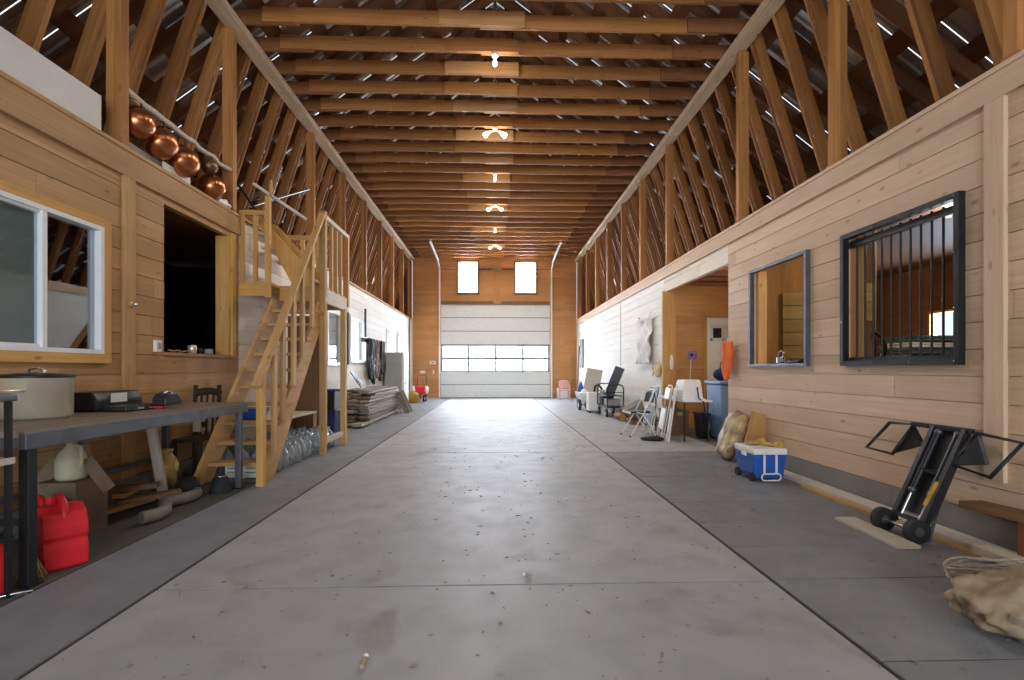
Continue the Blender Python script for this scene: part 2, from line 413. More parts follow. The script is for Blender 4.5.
WT = 3.2                      # top of the side walls
L_NEAR = [(3.30, 4.47, 1.33, 2.42), (5.31, 6.66, 1.37, 2.90)]
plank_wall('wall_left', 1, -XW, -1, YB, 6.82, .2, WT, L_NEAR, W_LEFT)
L_FAR = [(10.29, 11.2, 1.28, 2.42), (11.89, 13.34, 1.36, 2.47), (15.9, 16.8, 1.36, 2.45), (17.6, 19.0, 1.36, 2.47)]
plank_wall('wall_left_far', 1, -XW, -1, 6.82, 9.6, .2, WT, [], W_MID)
plank_wall('wall_left_end', 1, -XW, -1, 9.6, YE, .2, WT, L_FAR, W_WASH)
R_NEAR = [(3.56, 4.78, 1.25, 2.47), (5.36, 6.55, 1.25, 2.47)]
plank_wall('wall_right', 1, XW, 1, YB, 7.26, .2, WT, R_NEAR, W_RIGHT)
plank_wall('wall_right_lintel', 1, XW, 1, 7.26, 10.06, 2.74, WT, [], W_MID)
plank_wall('wall_right_end', 1, XW, 1, 10.06, YE, .2, WT, [], W_WASH)
# concrete stem walls under the planks
m = B(); m.span((-3.52, YB, 0), (-3.37, YE, .2)); struct(m.build('baseboard_left', C_STEM, recenter=False))
m = B(); m.span((3.37, YB, 0), (3.52, 7.26, .2)); m.span((3.37, 10.06, 0), (3.52, YE, .2)); struct(m.build('baseboard_right', C_STEM, recenter=False))
# far end wall with the garage door and two windows
END_H = [(-2.23, 2.28, 0, 3.86), (-1.53, -.70, 4.34, 5.62), (.83, 1.70, 4.34, 5.62)]
plank_wall('wall_far', 0, YE, 1, -XW, XW, 0, 8.4, END_H, W_END, bh=.2, gap=.004)
m = B(); m.prism([(-7.7, 0), (-3.42, 0), (-3.42, 5.9), (-7.7, 2.7)], 1, YE, YE+.07); m.prism([(3.42, 0), (7.7, 0), (7.7, 2.7), (3.42, 5.9)], 1, YE, YE+.07)
struct(m.build('wall_far_aisle', W_DARK, recenter=False))
# rear wall behind the camera with its door standing open
plank_wall('wall_rear', 0, YB, -1, -XW, XW, 0, 8.4, [(-3.0, 3.0, 0, 4.3)], W_END, bh=.2)
m = B(); m.prism([(-7.7, 0), (-3.42, 0), (-3.42, 5.9), (-7.7, 2.7)], 1, YB-.07, YB); m.prism([(3.42, 0), (7.7, 0), (7.7, 2.7), (3.42, 5.9)], 1, YB-.07, YB)
struct(m.build('wall_rear_aisle', W_DARK, recenter=False))
# aisles: outer walls, loft floors, partitions
m = B(); m.span((-7.7, YB, 0), (-7.6, YE, 2.75)); struct(m.build('wall_left_outer', W_DARK, recenter=False))
m = B()
for y0, y1 in cuts(YB, YE, [(7.55, 8.6)]): m.span((7.6, y0, 0), (7.7, y1, 3.02))
m.span((7.6, 7.55, 0), (7.7, 8.6, 1.5)); m.span((7.6, 7.55, 2.2), (7.7, 8.6, 3.02)); struct(m.build('wall_right_outer', W_DARK, recenter=False))
m = B(); m.span((-7.6, YB, 3.0), (-3.47, YE, 3.06)); struct(m.build('ceiling_left_aisle', W_DARK, recenter=False))
m = B(); m.span((3.47, YB, 3.0), (7.6, YE, 3.06))
for k in range(6): m.span((3.5, 7.35+.5*k, 2.86), (5.4, 7.40+.5*k, 3.0))
struct(m.build('ceiling_right_aisle', W_DARK, recenter=False))
# recess behind the wide doorway on the stall side
plank_wall('wall_recess_end', 0, 10.1, 1, 3.47, 5.5, 0, 2.98, [(4.23, 5.12, 0, 2.29)], W_PLY, bh=.3, gap=.003)
m = B(); m.span((5.45, 7.2, 0), (5.5, 10.1, 2.98)); struct(m.build('wall_recess_back', W_PLY, recenter=False))
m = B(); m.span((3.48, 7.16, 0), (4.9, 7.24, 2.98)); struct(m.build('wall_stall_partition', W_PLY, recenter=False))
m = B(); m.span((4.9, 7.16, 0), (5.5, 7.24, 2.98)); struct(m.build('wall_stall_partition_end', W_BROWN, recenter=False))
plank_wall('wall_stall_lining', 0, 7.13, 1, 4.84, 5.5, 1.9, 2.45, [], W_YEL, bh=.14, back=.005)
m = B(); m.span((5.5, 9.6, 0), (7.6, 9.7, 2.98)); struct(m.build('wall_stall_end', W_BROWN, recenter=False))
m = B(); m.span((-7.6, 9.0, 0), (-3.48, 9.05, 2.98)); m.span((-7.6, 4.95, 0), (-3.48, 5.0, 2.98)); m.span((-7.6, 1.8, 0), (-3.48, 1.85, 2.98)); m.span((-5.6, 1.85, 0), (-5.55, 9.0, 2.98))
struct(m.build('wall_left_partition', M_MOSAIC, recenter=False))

# trims: wall-top bands, battens, jambs
n_trim = [0]
def trim(m, mat):
    n_trim[0] += 1; return struct(m.build('trim_%d' % n_trim[0], mat, recenter=False))
trim(B().span((-3.435, YB, 2.97), (-3.37, 6.82, 3.2)), W_LEFT)
trim(B().span((-3.56, YB, 3.2), (-3.36, YE, 3.235)), W_LEFT)
trim(B().span((3.37, YB, 3.02), (3.435, YE, 3.2)), W_RIGHT)
trim(B().span((3.36, YB, 3.2), (3.56, YE, 3.235)), W_RIGHT)
trim(B().span((-3.42, 4.72, .05), (-3.372, 4.86, 2.97)), W_LEFT)
trim(B().span((3.372, 3.24, .44), (3.42, 3.375, 3.02)), W_RIGHT)
m = B(); m.span((3.36, 10.0, 0), (3.62, 10.08, 2.76)); trim(m, W_PLY)
m = B(); m.span((-3.56, 6.56, 1.37), (-3.395, 6.64, 2.90)); m.span((-3.40, 6.62, 1.37), (-3.375, 6.70, 2.95)); trim(m, W_LAND)
trim(B().span((-3.7, 5.29, 1.34), (-3.385, 6.62, 1.375)), W_LEFT)
trim(B().span((-.06, 20.84, 3.9), (.24, 20.9, 5.9)), W_PLY)
trim(B().span((-2.23, 20.86, 3.86), (2.28, 20.9, 4.0)), W_BROWN)
m = B()
for x in (-1.57, -.70, .79, 1.70): m.span((x, 20.84, 4.30), (x+.05, 20.93, 5.66))
for x in (-1.57, .79): m.span((x, 20.84, 4.28), (x+.92, 20.94, 4.34)); m.span((x, 20.84, 5.62), (x+.92, 20.94, 5.67))
trim(m, W_BROWN)
trim(B().span((-3.44, 9.55, .2), (-3.385, 9.63, 3.2)), W_WASH)
trim(B().span((3.385, 13.55, .2), (3.43, 13.6, 3.02)), W_WASH)

# roof: corrugated metal on purlins and rafters, pitch .75
PITCH = .75
def roofz(x): return 8.86-PITCH*abs(x)
for sx in (-1, 1):
    m = B(); y = YB-.3
    while y < YE+.3:     # one sheet of two ribs, then an open lap added for bright glints
        e = y+.4572; gap = .013
        ys = [(y+gap, 0), (y+.10, 0), (y+.12, .03), (y+.16, .03), (y+.18, 0), (y+.33, 0), (y+.35, .03), (y+.39, .03), (y+.41, 0), (e, 0)]
        V = []
        for yy, h in ys:
            for x in (0, 7.9): V.append((sx*x, yy, roofz(x)+h))
        m.add(V, [(2*i, 2*i+1, 2*i+3, 2*i+2) for i in range(len(ys)-1)]); y = e
    struct(m.build('ceiling', M_ROOF, recenter=False, fix=False))
SIDE = {-1: 'stair side', 1: 'stall side'}
for sx in (-1, 1):
    for k in range(15):
        x = .3+.51*k
        m = B(); m.bar((sx*x, YB, roofz(x)-.03), (sx*x, YE, roofz(x)-.03), .24, .03, (sx*PITCH, 0, 1))
        tag(m.build('roof_purlin', W_DARK), 'dark long purlin under the metal roofing, %s, %s down from the ridge' % (SIDE[sx], nth(k+1)), 'purlin', 'roof purlins')
JY = [6.74+.557*k for k in range(-8, 26)]
ang = math.atan(PITCH)
for sx in (-1, 1):
    first = None; n = len(JY)
    for k, y in enumerate(JY):
        lab = 'dark brown sloping rafter under the roof, %s, %s from the far end wall' % (SIDE[sx], nth(n-k))
        if first is None:
            r = thing('roof_rafter', lab, 'rafter', (0, y, 0), 0, 'roof rafters')
            B().bar((0, 0, roofz(0)-.15), (sx*7.5, 0, roofz(7.5)-.15), .045, .19, (0, 0, 1)).build('board', W_DARK, r, world=False); first = r
        else: dup(first, (0, y, 0), 0, lab)
tag(B().span((-.03, YB, 8.36), (.03, YE, 8.68)).build('ridge_beam', W_DARK), 'long dark ridge beam along the very top of the roof', 'beam')
for sx in (-1, 1):
    tag(B().span((sx*.84-.07, YB+.1, 5.96), (sx*.84+.07, YE-.1, 6.0)).build('joist_runner', W_DARK), 'flat dark runner board lying lengthwise over the ceiling joists, %s' % SIDE[sx], 'board', 'runner boards')
    m = B(); q = YB
    while q < YE:
        e = min(q+random.uniform(3.6, 5), YE); m.span((sx*3.31, q, 5.64+random.uniform(0, .006)), (sx*3.5, e-.004, 5.75)); q = e
    tag(m.build('top_plate', W_LIT), 'timber plate in a lit pale tone along the top of the posts, %s' % SIDE[sx], 'beam', 'top plates')
# ceiling joists: two lapped boards and a pale splice in the middle
vis = [y for y in JY if y > 5.5]; protos = []
for k, y in enumerate(vis):
    lab = 'wooden ceiling joist spanning the hall, %s counting from the far end wall' % nth(len(vis)-k)
    if k < 4:
        r = thing('ceiling_joist', lab, 'joist', (0, y, 0), 0, 'ceiling joists'); z = 5.85
        B().span((-3.05, -.02, 5.76), (.35, .02, 5.95)).build('joist_board', W_FRAME, r, world=False)
        B().span((-.2, .022, 5.76), (3.05, .062, 5.95)).build('joist_board', W_FRAME, r, world=False)
        B().span((-3.5, .022, 5.75), (-2.6, .062, 5.94)).build('end_board', W_DARK2, r, world=False)
        B().span((2.6, -.02, 5.75), (3.5, .02, 5.94)).build('end_board', W_DARK2, r, world=False)
        B().span((-.80+random.uniform(-.1, .1), -.064, 5.745), (.40+random.uniform(-.1, .1), -.022, 5.935)).build('splice_board', W_FRAME2 if k % 2 == 0 else W_FRAME, r, world=False)
        protos.append(r)
    else: dup(protos[k % 4], (0, y, 0), 0, lab)
# steep struts from the plate down to the loft floors
for sx in (-1, 1):
    first = None
    for k, y in enumerate(JY):
        lab = 'steep slanted strut between plate and loft, %s, %s from the far end wall' % (SIDE[sx], nth(len(JY)-k))
        if first is None:
            r = thing('roof_strut', lab, 'strut', (sx*3.5, y+.05, 0), 0, 'roof struts')
            B().bar((sx*.06, 0, 5.80), (sx*.94, 0, 3.06), .045, .13, (0, 0, 1)).build('board', W_FRAME, r, world=False)
            B().bar((sx*-.02, .012, 5.72), (sx*.83, .012, 3.07), .025, .03, (0, 0, 1)).build('edge_strip', W_FRAME, r, world=False); first = r
        else: dup(first, (sx*3.5, y+.05, 0), 0, lab)
# posts standing on the side walls
for sx, ys in ((-1, [2.9, 4.72, 6.68, 9.6, 11.55, 13.45, 15.25, 17.05, 18.85, 20.6]), (1, [3.18, 4.96, 6.93, 9.88, 11.7, 13.45, 15.2, 16.95, 18.7, 20.45])):
    first = None
    for k, y in enumerate(ys):
        lab = 'square upright post between wall top and plate, %s, %s from the far end wall' % (SIDE[sx], nth(len(ys)-k))
        if first is None:
            r = thing('wall_post', lab, 'post', (sx*3.47, y, 3.235), 0, 'upright posts')
            B().span((-.07, 0, 0), (.0, .09, 2.405)).span((.002, 0, 0), (.07, .09, 2.405)).build('timber', W_FRAME, r, world=False)
            B().box((0, .045, .02), (.16, .11, .04)).build('foot_block', W_FRAME, r, world=False); first = r
        else: dup(first, (sx*3.47, y, 3.235), 0, lab)

# ---------------------------------------------------------------- windows and doors
def sash(m, y0, y1, z0, z1, x0, x1, w_):
    m.span((x0, y0, z0), (x1, y0+w_, z1)); m.span((x0, y1-w_, z0), (x1, y1, z1)); m.span((x0, y0+w_, z0), (x1, y1-w_, z0+w_)); m.span((x0, y0+w_, z1-w_), (x1, y1-w_, z1))
# white sliding window over the bench
m = B(); sash(m, 3.30, 4.47, 1.33, 2.42, -3.46, -3.365, .035); w1 = struct(m.build('window_1', M_VINYL, recenter=False))
m = B(); m.span((-3.44, 3.88, 1.365), (-3.37, 3.92, 2.385)); sash(m, 3.335, 3.90, 1.365, 2.385, -3.43, -3.39, .022); m.build('sliding_sash', M_VINYL, w1)
B().span((-3.411, 3.35, 1.38), (-3.407, 3.89, 2.37)).build('pane', G_DULL, w1); B().span((-3.425, 3.92, 1.37), (-3.421, 4.44, 2.385)).build('pane', G_WIN, w1)
B().span((-3.436, 3.34, 1.37), (-3.432, 3.89, 2.38)).build('blind', M_BLIND, w1)
m = B(); m.span((-3.385, 3.24, 1.25), (-3.365, 4.55, 1.33)); m.span((-3.385, 4.47, 1.33), (-3.365, 4.55, 2.49)); m.span((-3.385, 3.24, 2.42), (-3.365, 4.47, 2.49)); trim(m, W_LAND)
# far windows on the stair side
k = 2
for (y0, y1, z0, z1) in L_FAR:
    m = B(); sash(m, y0, y1, z0, z1, -3.47, -3.36, .06); ym = (y0+y1)/2
    if k > 2: m.span((-3.45, ym-.03, z0+.06), (-3.37, ym+.03, z1-.06))
    o = struct(m.build('window_%d' % k, M_VINYL, recenter=False))
    B().span((-3.42, y0+.05, z0+.05), (-3.414, y1-.05, z1-.05)).build('pane', G_WIN, o)
    if k == 2: B().span((-3.47, y0+.05, z0+.05), (-3.46, y1-.05, z1-.05)).build('inner_board', W_BROWN, o)
    else:
        def curt(u, v, y0=y0, y1=y1, z0=z0, z1=z1): return (-3.50+.02*math.sin(u*40), y0+.05+(y1-y0-.1)*u, z0+.04+(z1-z0-.08)*v)
        m = B(); m.sheet(curt, 60, 2); m.build('curtain', M_SHEER, o, fix=False)
    k += 1
m = B(); m.span((-3.385, 11.7, 1.3), (-3.36, 11.8, 2.5)); trim(m, W_BLACK)
m = B(); m.span((-3.39, 20.0, .2), (-3.36, 20.12, 3.2)); trim(m, W_BROWN)
# stall openings with black steel frames
def stall_window(num, y0, y1, bars, fw, fmat):
    m = B(); sash(m, y0-.02, y1+.02, 1.23, 2.49, 3.35, 3.41, fw); o = struct(m.build('window_%d' % num, fmat, recenter=False))
    m = B()
    for i in range(4):
        for yy, zz in ((y0+.01+i*(y1-y0-.02)/3, 2.46), (y0+.01+i*(y1-y0-.02)/3, 1.26)): m.cyl((3.352, yy, zz), (3.340, yy, zz), .006, 8)
    for i in (1, 2):
        for yy in (y0+.01, y1-.01): m.cyl((3.352, yy, 1.25+i*.4), (3.340, yy, 1.25+i*.4), .006, 8)
    m.build('bolt', M_CHROME, o)
    if bars:
        for i in range(11):
            yy = y0+.09+i*(y1-y0-.2)/10; B().cyl((3.43, yy, 1.28), (3.43, yy, 2.44), .009, 8).build('bar', M_BLACK, o)
        m = B(); m.span((3.41, y0+.03, 2.36), (3.45, y1-.03, 2.42)); m.span((3.41, y0+.03, 1.26), (3.45, y1-.03, 1.31)); m.build('bar_rail', M_BLACK, o)
    return o
stall_window(6, 3.56, 4.78, True, .045, M_BLACK)
stall_window(7, 5.36, 6.55, False, .035, M_STEEL)
m = B(); m.span((3.44, 4.70, 1.25), (3.53, 4.78, 2.47)); m.span((3.44, 6.48, 1.25), (3.55, 6.55, 2.47)); trim(m, W_JAMB)
m = B(); m.span((3.40, 3.5, 1.21), (3.62, 4.8, 1.25)); m.span((3.40, 5.3, 1.21), (3.62, 6.6, 1.25)); trim(m, W_RIGHT)
# outside window of the stall
m = B(); sash(m, 7.55, 8.6, 1.5, 2.2, 7.58, 7.72, .04); o = struct(m.build('window_8', W_PLY, recenter=False)); B().span((7.64, 7.59, 1.54), (7.65, 8.56, 2.16)).build('pane', G_WIN, o)
# upper end windows
for num, x0, x1 in ((9, -1.53, -.70), (10, .83, 1.70)):
    m = B()
    for a, b_ in ((x0, x0+.04), (x1-.04, x1)): m.span((a, 20.9, 4.34), (b_, 20.98, 5.62))
    for a, b_ in ((4.34, 4.38), (4.97, 5.01), (5.58, 5.62)): m.span((x0+.04, 20.9, a), (x1-.04, 20.98, b_))
    o = struct(m.build('window_%d' % num, M_VINYL, recenter=False)); B().span((x0+.03, 20.94, 4.37), (x1-.03, 20.945, 5.6)).build('pane', G_FROST, o)
# sectional garage door
gd = struct(thing('door_1', '', '', (0, 20.9, 0)))
del gd['label'], gd['category']
zz = [0, .54, 1.09, 1.64, 2.19, 2.75, 3.31, 3.86]
for i in range(7):
    z0, z1 = zz[i], zz[i+1]
    if i in (2, 3):
        m = B()
        for x in (-2.23, -1.13, -.01, 1.11, 2.18): m.span((x, 20.90, z0), (x+.09, 20.98, z1))
        m.span((-2.23, 20.92, z0), (2.26, 20.98, z0+.05)); m.span((-2.23, 20.92, z1-.05), (2.26, 20.98, z1)); p = m.build('glazed_section', M_BARS, gd)
        for x in (-2.2, -1.09, .03, 1.15): B().span((x, 20.95, z0+.03), (x+1.08, 20.955, z1-.03)).build('pane', G_FROST, p)
    else:
        m = B(); m.span((-2.23, 20.93, z0), (2.28, 20.98, z1)); p = m.build('solid_section', M_DOORP, gd); B().span((-2.23, 20.92, z0), (2.28, 20.93, z0+.03)).build('seam', M_BARS, p)
B().span((-2.23, 20.91, 0), (2.28, 20.99, .012)).build('bottom_seal', M_RUB, gd)
for sx in (-1, 1):
    t = thing('door_track', 'white metal lift track of the garage door, running up the wall, %s' % SIDE[sx], 'track', (sx*2.3+.02, 20.8, 0), 0, 'garage door tracks')
    x = sx*2.31+.03
    m = B(); m.span((x-.03, 20.80, 0), (x+.03, 20.9, 5.35)); m.build('upright', M_WHITE, t)
    m = B(); m.bar((x, 20.8, 5.33), (x, 20.3, 5.55), .06, .05); m.bar((x, 20.3, 5.55), (x, 17.9, 5.70), .06, .05); m.build('curved_rail', M_WHITE, t)
    B().bar((x, 18.0, 5.68), (x+sx*.02, 18.0, 5.98), .03, .03, (0, 1, 0)).build('hanger', M_WHITE, t)
t = thing('torsion_spring', 'dark torsion spring shaft across the wall above the garage door', 'spring', (0, 20.78, 5.3))
B().cyl((-2.25, 20.78, 5.3), (2.3, 20.78, 5.3), .014).build('shaft', M_STEEL, t)
for a, b_ in ((-1.55, -.15), (.3, 1.72)):
    m = B(); m.tube([(a+(b_-a)*i/160, 20.78+.035*math.cos(i*1.2), 5.3+.035*math.sin(i*1.2)) for i in range(161)], .012, 5); m.build('spring_coil', M_BLACK, t)
m = B(); m.span((.05, 20.74, 5.22), (.15, 20.9, 5.38)); m.build('centre_bracket', M_STEEL, t)
# inner white door of the recess
m = B(); m.span((4.29, 10.10, 0), (5.06, 10.15, 2.24)); d2 = struct(m.build('door_2', M_WHITE, recenter=False))
m = B(); m.span((4.23, 10.08, 0), (4.29, 10.18, 2.29)); m.span((5.06, 10.08, 0), (5.12, 10.18, 2.29)); m.span((4.23, 10.08, 2.24), (5.12, 10.18, 2.3)); m.build('door_frame', W_PLY, d2)
for x in (4.36, 4.68):
    m = B(); f = [(x, x+.05), (x+.23, x+.28)]
    for a, b_ in f: m.span((a, 10.08, 1.78), (b_, 10.10, 2.08))
    m.span((x, 10.08, 1.78), (x+.28, 10.10, 1.83)); m.span((x, 10.08, 2.03), (x+.28, 10.10, 2.08)); lf = m.build('light_frame', M_VINYL, d2)
    B().span((x+.05, 10.092, 1.83), (x+.23, 10.098, 2.03)).build('pane', M_BLACK, lf)
B().ell((4.37, 10.05, 1.0), (.03, .035, .03)).build('knob', M_BRASS, d2)

# ---------------------------------------------------------------- ceiling lamps
for i, y in enumerate([3.1, 5.3, 7.5, 9.7, 11.9, 14.1, 16.4, 18.6]):
    y = min(JY, key=lambda q: abs(q-y)); double = i % 2 == 1
    l = thing('ceiling_lamp', 'white ceiling lamp with %s under a joist, %s from the far end wall' % ('two splayed bulbs' if double else 'one bare bulb', nth(8-i)), 'lamp', (0, y, 5.745), 0, 'ceiling lamps')
    B().lathe([(.001, 0), (.06, 0), (.06, -.02), (.035, -.05), (.02, -.06), (.001, -.06)], (0, 0, 0), 14).build('holder', M_PORC, l, world=False)
    if double:
        for s_ in (-1, 1):
            B().cyl((0, 0, -.04), (s_*.09, 0, -.08), .014, 8).build('arm', M_PORC, l, world=False)
            R = Ry(s_*-1.0); B().lathe([(.001, -.16), (.035, -.155), (.05, -.13), (.03, -.06), (.016, -.03), (.016, 0), (.001, 0)], (s_*.08, 0, -.07), 14, R).build('bulb', M_BULB, l, world=False)
    else:
        B().lathe([(.001, -.17), (.022, -.165), (.033, -.14), (.03, -.11), (.015, -.075), (.015, -.05), (.001, -.05)], (0, 0, 0), 14).build('bulb', M_BULB, l, world=False)
    pl = bpy.data.lights.new('bulb_light', 'SPOT'); pl.spot_size = math.radians(168); pl.spot_blend = .5; pl.energy = LAMP_POWER*(.06, .2, .8, 1.05, 1.05, .95, .8, .7)[i]; pl.color = LAMP_COL; pl.shadow_soft_size = .08
    po = bpy.data.objects.new('bulb_light', pl); COL.objects.link(po); po.location = (0, 0, -.24); po.parent = l
    pl = bpy.data.lights.new('bulb_glow', 'POINT'); pl.energy = 7; pl.color = LAMP_COL; pl.shadow_soft_size = .08
    po = bpy.data.objects.new('bulb_glow', pl); COL.objects.link(po); po.location = (0, 0, -.26); po.parent = l

# ================================================================ STAIRCASE AND LANDING (stair side)
st = thing('staircase', 'steep open wooden staircase rising to the small landing, with handrail and balusters', 'stairs', (-2.7, 5.4, 0))
SL = .2/.17
def noseY(z): return 5.28+z/SL
for x, P_ in ((-3.05, [(5.20, 0), (5.52, 0), (7.15, 1.90), (7.15, 2.16), (7.02, 2.16), (5.20, .06)]), (-2.46, [(5.30, 0), (5.66, 0), (7.15, 1.75), (7.15, 2.15), (7.12, 2.15)])):
    m = B(); m.prism(P_, 0, x-.02, x+.02); m.build('stringer', W_STAIR, st, bevel=.003)
for k in range(1, 11):
    z = .2*k; y = noseY(z); B().span((-3.028, y-.02, z-.03), (-2.43, min(y+.17, 7.15), z+.008)).build('tread', W_STAIR, st, bevel=.003)
B().bar((-2.40, 5.16, 1.02), (-2.40, 7.12, 3.36), .04, .085, (1, 0, 0)).build('handrail', W_STAIR, st, bevel=.003)
def hr(y): return 1.02+(y-5.16)*(3.36-1.02)/(7.12-5.16)
B().span((-2.43, 5.22, 0), (-2.36, 5.30, hr(5.26)-.03)).build('newel_post', W_LAND, st, bevel=.004)
for y, z in ((5.60, .30), (5.83, .62), (6.13, 1.0), (6.41, 1.33), (6.74, 1.74)):
    B().span((-2.428, y-.045, z), (-2.39, y+.045, hr(y)-.04)).build('baluster', W_STAIR, st, bevel=.003)
ld = thing('stair_landing', 'small railed wooden landing on posts at the head of the staircase', 'landing', (-2.9, 7.6, 0))
m = B()
for i in range(7): m.span((-3.395, 7.18+.155*i, 2.33), (-2.40, 7.18+.155*i+.15, 2.365))
m.span((-3.395, 6.84, 2.33), (-3.02, 7.17, 2.365)); m.build('deck', W_STAIR, ld)
B().span((-3.395, 6.81, 2.17), (-3.01, 6.845, 2.33)).build('front_beam', W_LAND, ld, bevel=.003)
B().span((-3.01, 7.17, 2.15), (-2.40, 7.205, 2.33)).build('front_beam', W_LAND, ld, bevel=.003)
B().span((-2.42, 7.19, 2.13), (-2.375, 8.28, 2.33)).build('side_beam', W_CREAM, ld, bevel=.003)
B().span((-3.395, 8.245, 2.15), (-2.42, 8.28, 2.33)).build('rear_beam', W_STAIR, ld)
B().span((-2.44, 7.10, 0), (-2.355, 7.18, 3.40)).build('support_post', W_STAIR, ld, bevel=.004)
B().span((-2.44, 8.05, 0), (-2.36, 8.14, 2.15)).build('support_post', W_STAIR, ld, bevel=.004)
B().span((-2.435, 7.19, .14), (-2.395, 8.05, .22)).build('low_rail', W_CREAM, ld, bevel=.003)
B().span((-2.44, 7.14, 3.30), (-2.36, 8.28, 3.36)).build('guard_rail', W_CREAM, ld, bevel=.003)
for y in (7.5, 7.72, 7.94): B().span((-2.43, y-.02, 2.33), (-2.38, y+.02, 3.30)).build('baluster', W_STAIR, ld)
B().span((-2.44, 8.2, 2.2), (-2.36, 8.28, 3.30)).build('guard_post', W_FRAME, ld)
B().span((-3.395, 8.23, 3.28), (-2.44, 8.28, 3.35)).build('guard_rail', W_STAIR, ld)
for x in (-3.1, -2.85, -2.62): B().span((x-.03, 8.235, 2.36), (x+.03, 8.275, 3.28)).build('baluster', W_STAIR, ld)
B().span((-3.395, 6.82, 3.25), (-3.02, 6.87, 3.31)).build('guard_rail', W_LAND, ld)
for x, top in ((-3.36, 3.25), (-3.19, 3.25)): B().span((x-.025, 6.825, 2.33), (x+.025, 6.865, top)).build('baluster', W_LAND, ld)
B().span((-3.055, 6.81, 2.15), (-2.995, 6.875, 3.50)).build('guard_post', W_LAND, ld)
B().span((-3.005, 6.83, 3.5), (-2.975, 6.86, 3.72)).build('post_stub', W_STAIR, ld)
# short upper flight from the landing into the loft
up = thing('loft_steps', 'short open wooden steps from the landing up into the loft over the wall', 'steps', (-2.9, 7.6, 2.365))
for y in (7.30, 8.02):
    m = B(); m.prism([(-2.62, 2.366), (-2.40-.24, 2.60), (-3.42, 3.46), (-3.62, 3.46), (-3.62, 3.24), (-3.34, 3.24), (-2.86, 2.366)], 1, y-.02, y+.02); m.build('stringer', W_LAND, up)
for k in range(4):
    z = 2.56+.2*k; x = -2.72-.19*k; B().span((x-.24, 7.32, z-.035), (x, 8.0, z)).build('tread', W_CREAM, up)
# loose poles on the loft edge
def pole(lab, p0, p1, r, mat, name='pole'):
    return tag(B().cyl(p0, p1, r, 8).build(name, mat), lab, 'pole')
pole('thick pale wooden stick sticking out over the landing rail', (-3.30, 7.0, 3.73), (-2.66, 7.22, 3.31), .022, W_CREAM, 'wooden_stick')
pole('long bright steel rod lying slanted across the top of the landing guard', (-3.50, 7.36, 3.52), (-2.72, 7.52, 3.84), .012, M_CHROME, 'steel_rod')
pole('second thin grey rod lying beside the bright steel rod', (-3.55, 7.5, 3.66), (-2.85, 7.7, 3.86), .009, M_STEEL, 'steel_rod')
pole('short black rod with a pale tip leaning on the loft edge', (-3.62, 7.1, 3.86), (-3.30, 7.05, 3.40), .016, M_BLACK, 'black_rod')
pole('thin silver rod standing steeply among the loft poles', (-3.22, 7.2, 3.30), (-3.05, 7.35, 4.10), .010, M_CHROME, 'steel_rod')
m = B(); m.tube([(-3.15+.10*math.cos(q/6), 7.45+.05*math.sin(q/3), 3.45+.16*math.sin(q/6)) for q in range(60)], .008, 6); tag(m.build('wire_coil', M_STEEL), 'loose tangled coil of grey wire behind the landing guard', 'wire')

# brown panel, low shelf, jugs under the landing
tag(B().span((-3.36, 8.30, 0), (-2.78, 8.33, 2.06)).build('brown_board', W_BROWN, bevel=.003), 'dark brown board standing upright below the rear of the landing', 'board')
ps = thing('plank_shelf', 'low rough plank shelf over the glass jugs under the landing', 'shelf', (-3.05, 7.3, 0))
m = B(); m.span((-3.33, 6.25, .50), (-2.86, 8.22, .53)); m.build('shelf_board', W_CREAM, ps)
for y in (6.27, 8.18):
    for x in (-3.31, -2.88): B().span((x-.02, y-.02, 0), (x+.02, y+.02, .5)).build('leg', W_STAIR, ps)
def jug(loc, lab, label=False):
    j = thing('glass_jug', lab, 'jug', loc, random.uniform(0, 6), 'glass jugs under the stairs')
    B().lathe([(.001, .004), (.07, 0), (.083, .012), (.085, .10), (.082, .17), (.06, .225), (.03, .262), (.021, .275), (.021, .295), (.026, .297), (.026, .312), (.015, .312), (.015, .27), (.05, .225), (.076, .165), (.079, .02), (.001, .012)], n=14).build('body', M_JUG, j, world=False)
    B().tube([(.024, 0, .285), (.05, 0, .29), (.062, 0, .265), (.058, 0, .235)], .007, 6).build('handle', M_JUG, j, world=False)
    if label: 
        m = B(); V = []
        for a in range(9):
            q = -1+2*a/8; V += [(.0865*math.cos(q), .0865*math.sin(q), .05), (.0865*math.cos(q), .0865*math.sin(q), .13)]
        m.add(V, [(2*a, 2*a+2, 2*a+3, 2*a+1) for a in range(8)]); m.build('paper_label', M_WHITE, j, world=False, fix=False)
    return j
n = 0; proto_j = None
rows = [(-2.575, 'front'), (-2.762, 'second'), (-2.949, 'third'), (-3.14, 'rear')]
for xr, rn in rows:
    ys = [5.80+.192*i for i in range(13)]
    if rn == 'front': ys = [y for y in ys if not 7.02 < y < 7.2]
    for i, y in enumerate(ys):
        x = xr+random.uniform(-.008, .008); p = (x, y, 0)
        if rn in ('third', 'rear') and (abs(y-6.27) < .12 or y > 8.07): continue
        if rn == 'front' and y > 8.0: continue
        if rn != 'rear' and y < 5.98 and rn != 'front': continue
        if rn == 'front': lab = 'clear glass jug in the front row under the stairs, %s from the newel post' % nth(i+1)
        else: lab = 'clear glass jug in the %s row of jugs under the stairs and landing' % rn
        if proto_j is None: proto_j = jug(p, lab)
        elif i == 4 and rn == 'front': jug(p, 'clear glass jug with a pale paper label in the front row under the stairs', True)
        else: dup(proto_j, p, random.uniform(0, 6), lab)
c = thing('white_crate', 'shallow white plastic crate on the floor under the lowest treads', 'crate', (-2.75, 5.72, 0))
m = B(); m.span((-2.94, 5.62, .01), (-2.56, 5.9, .03))
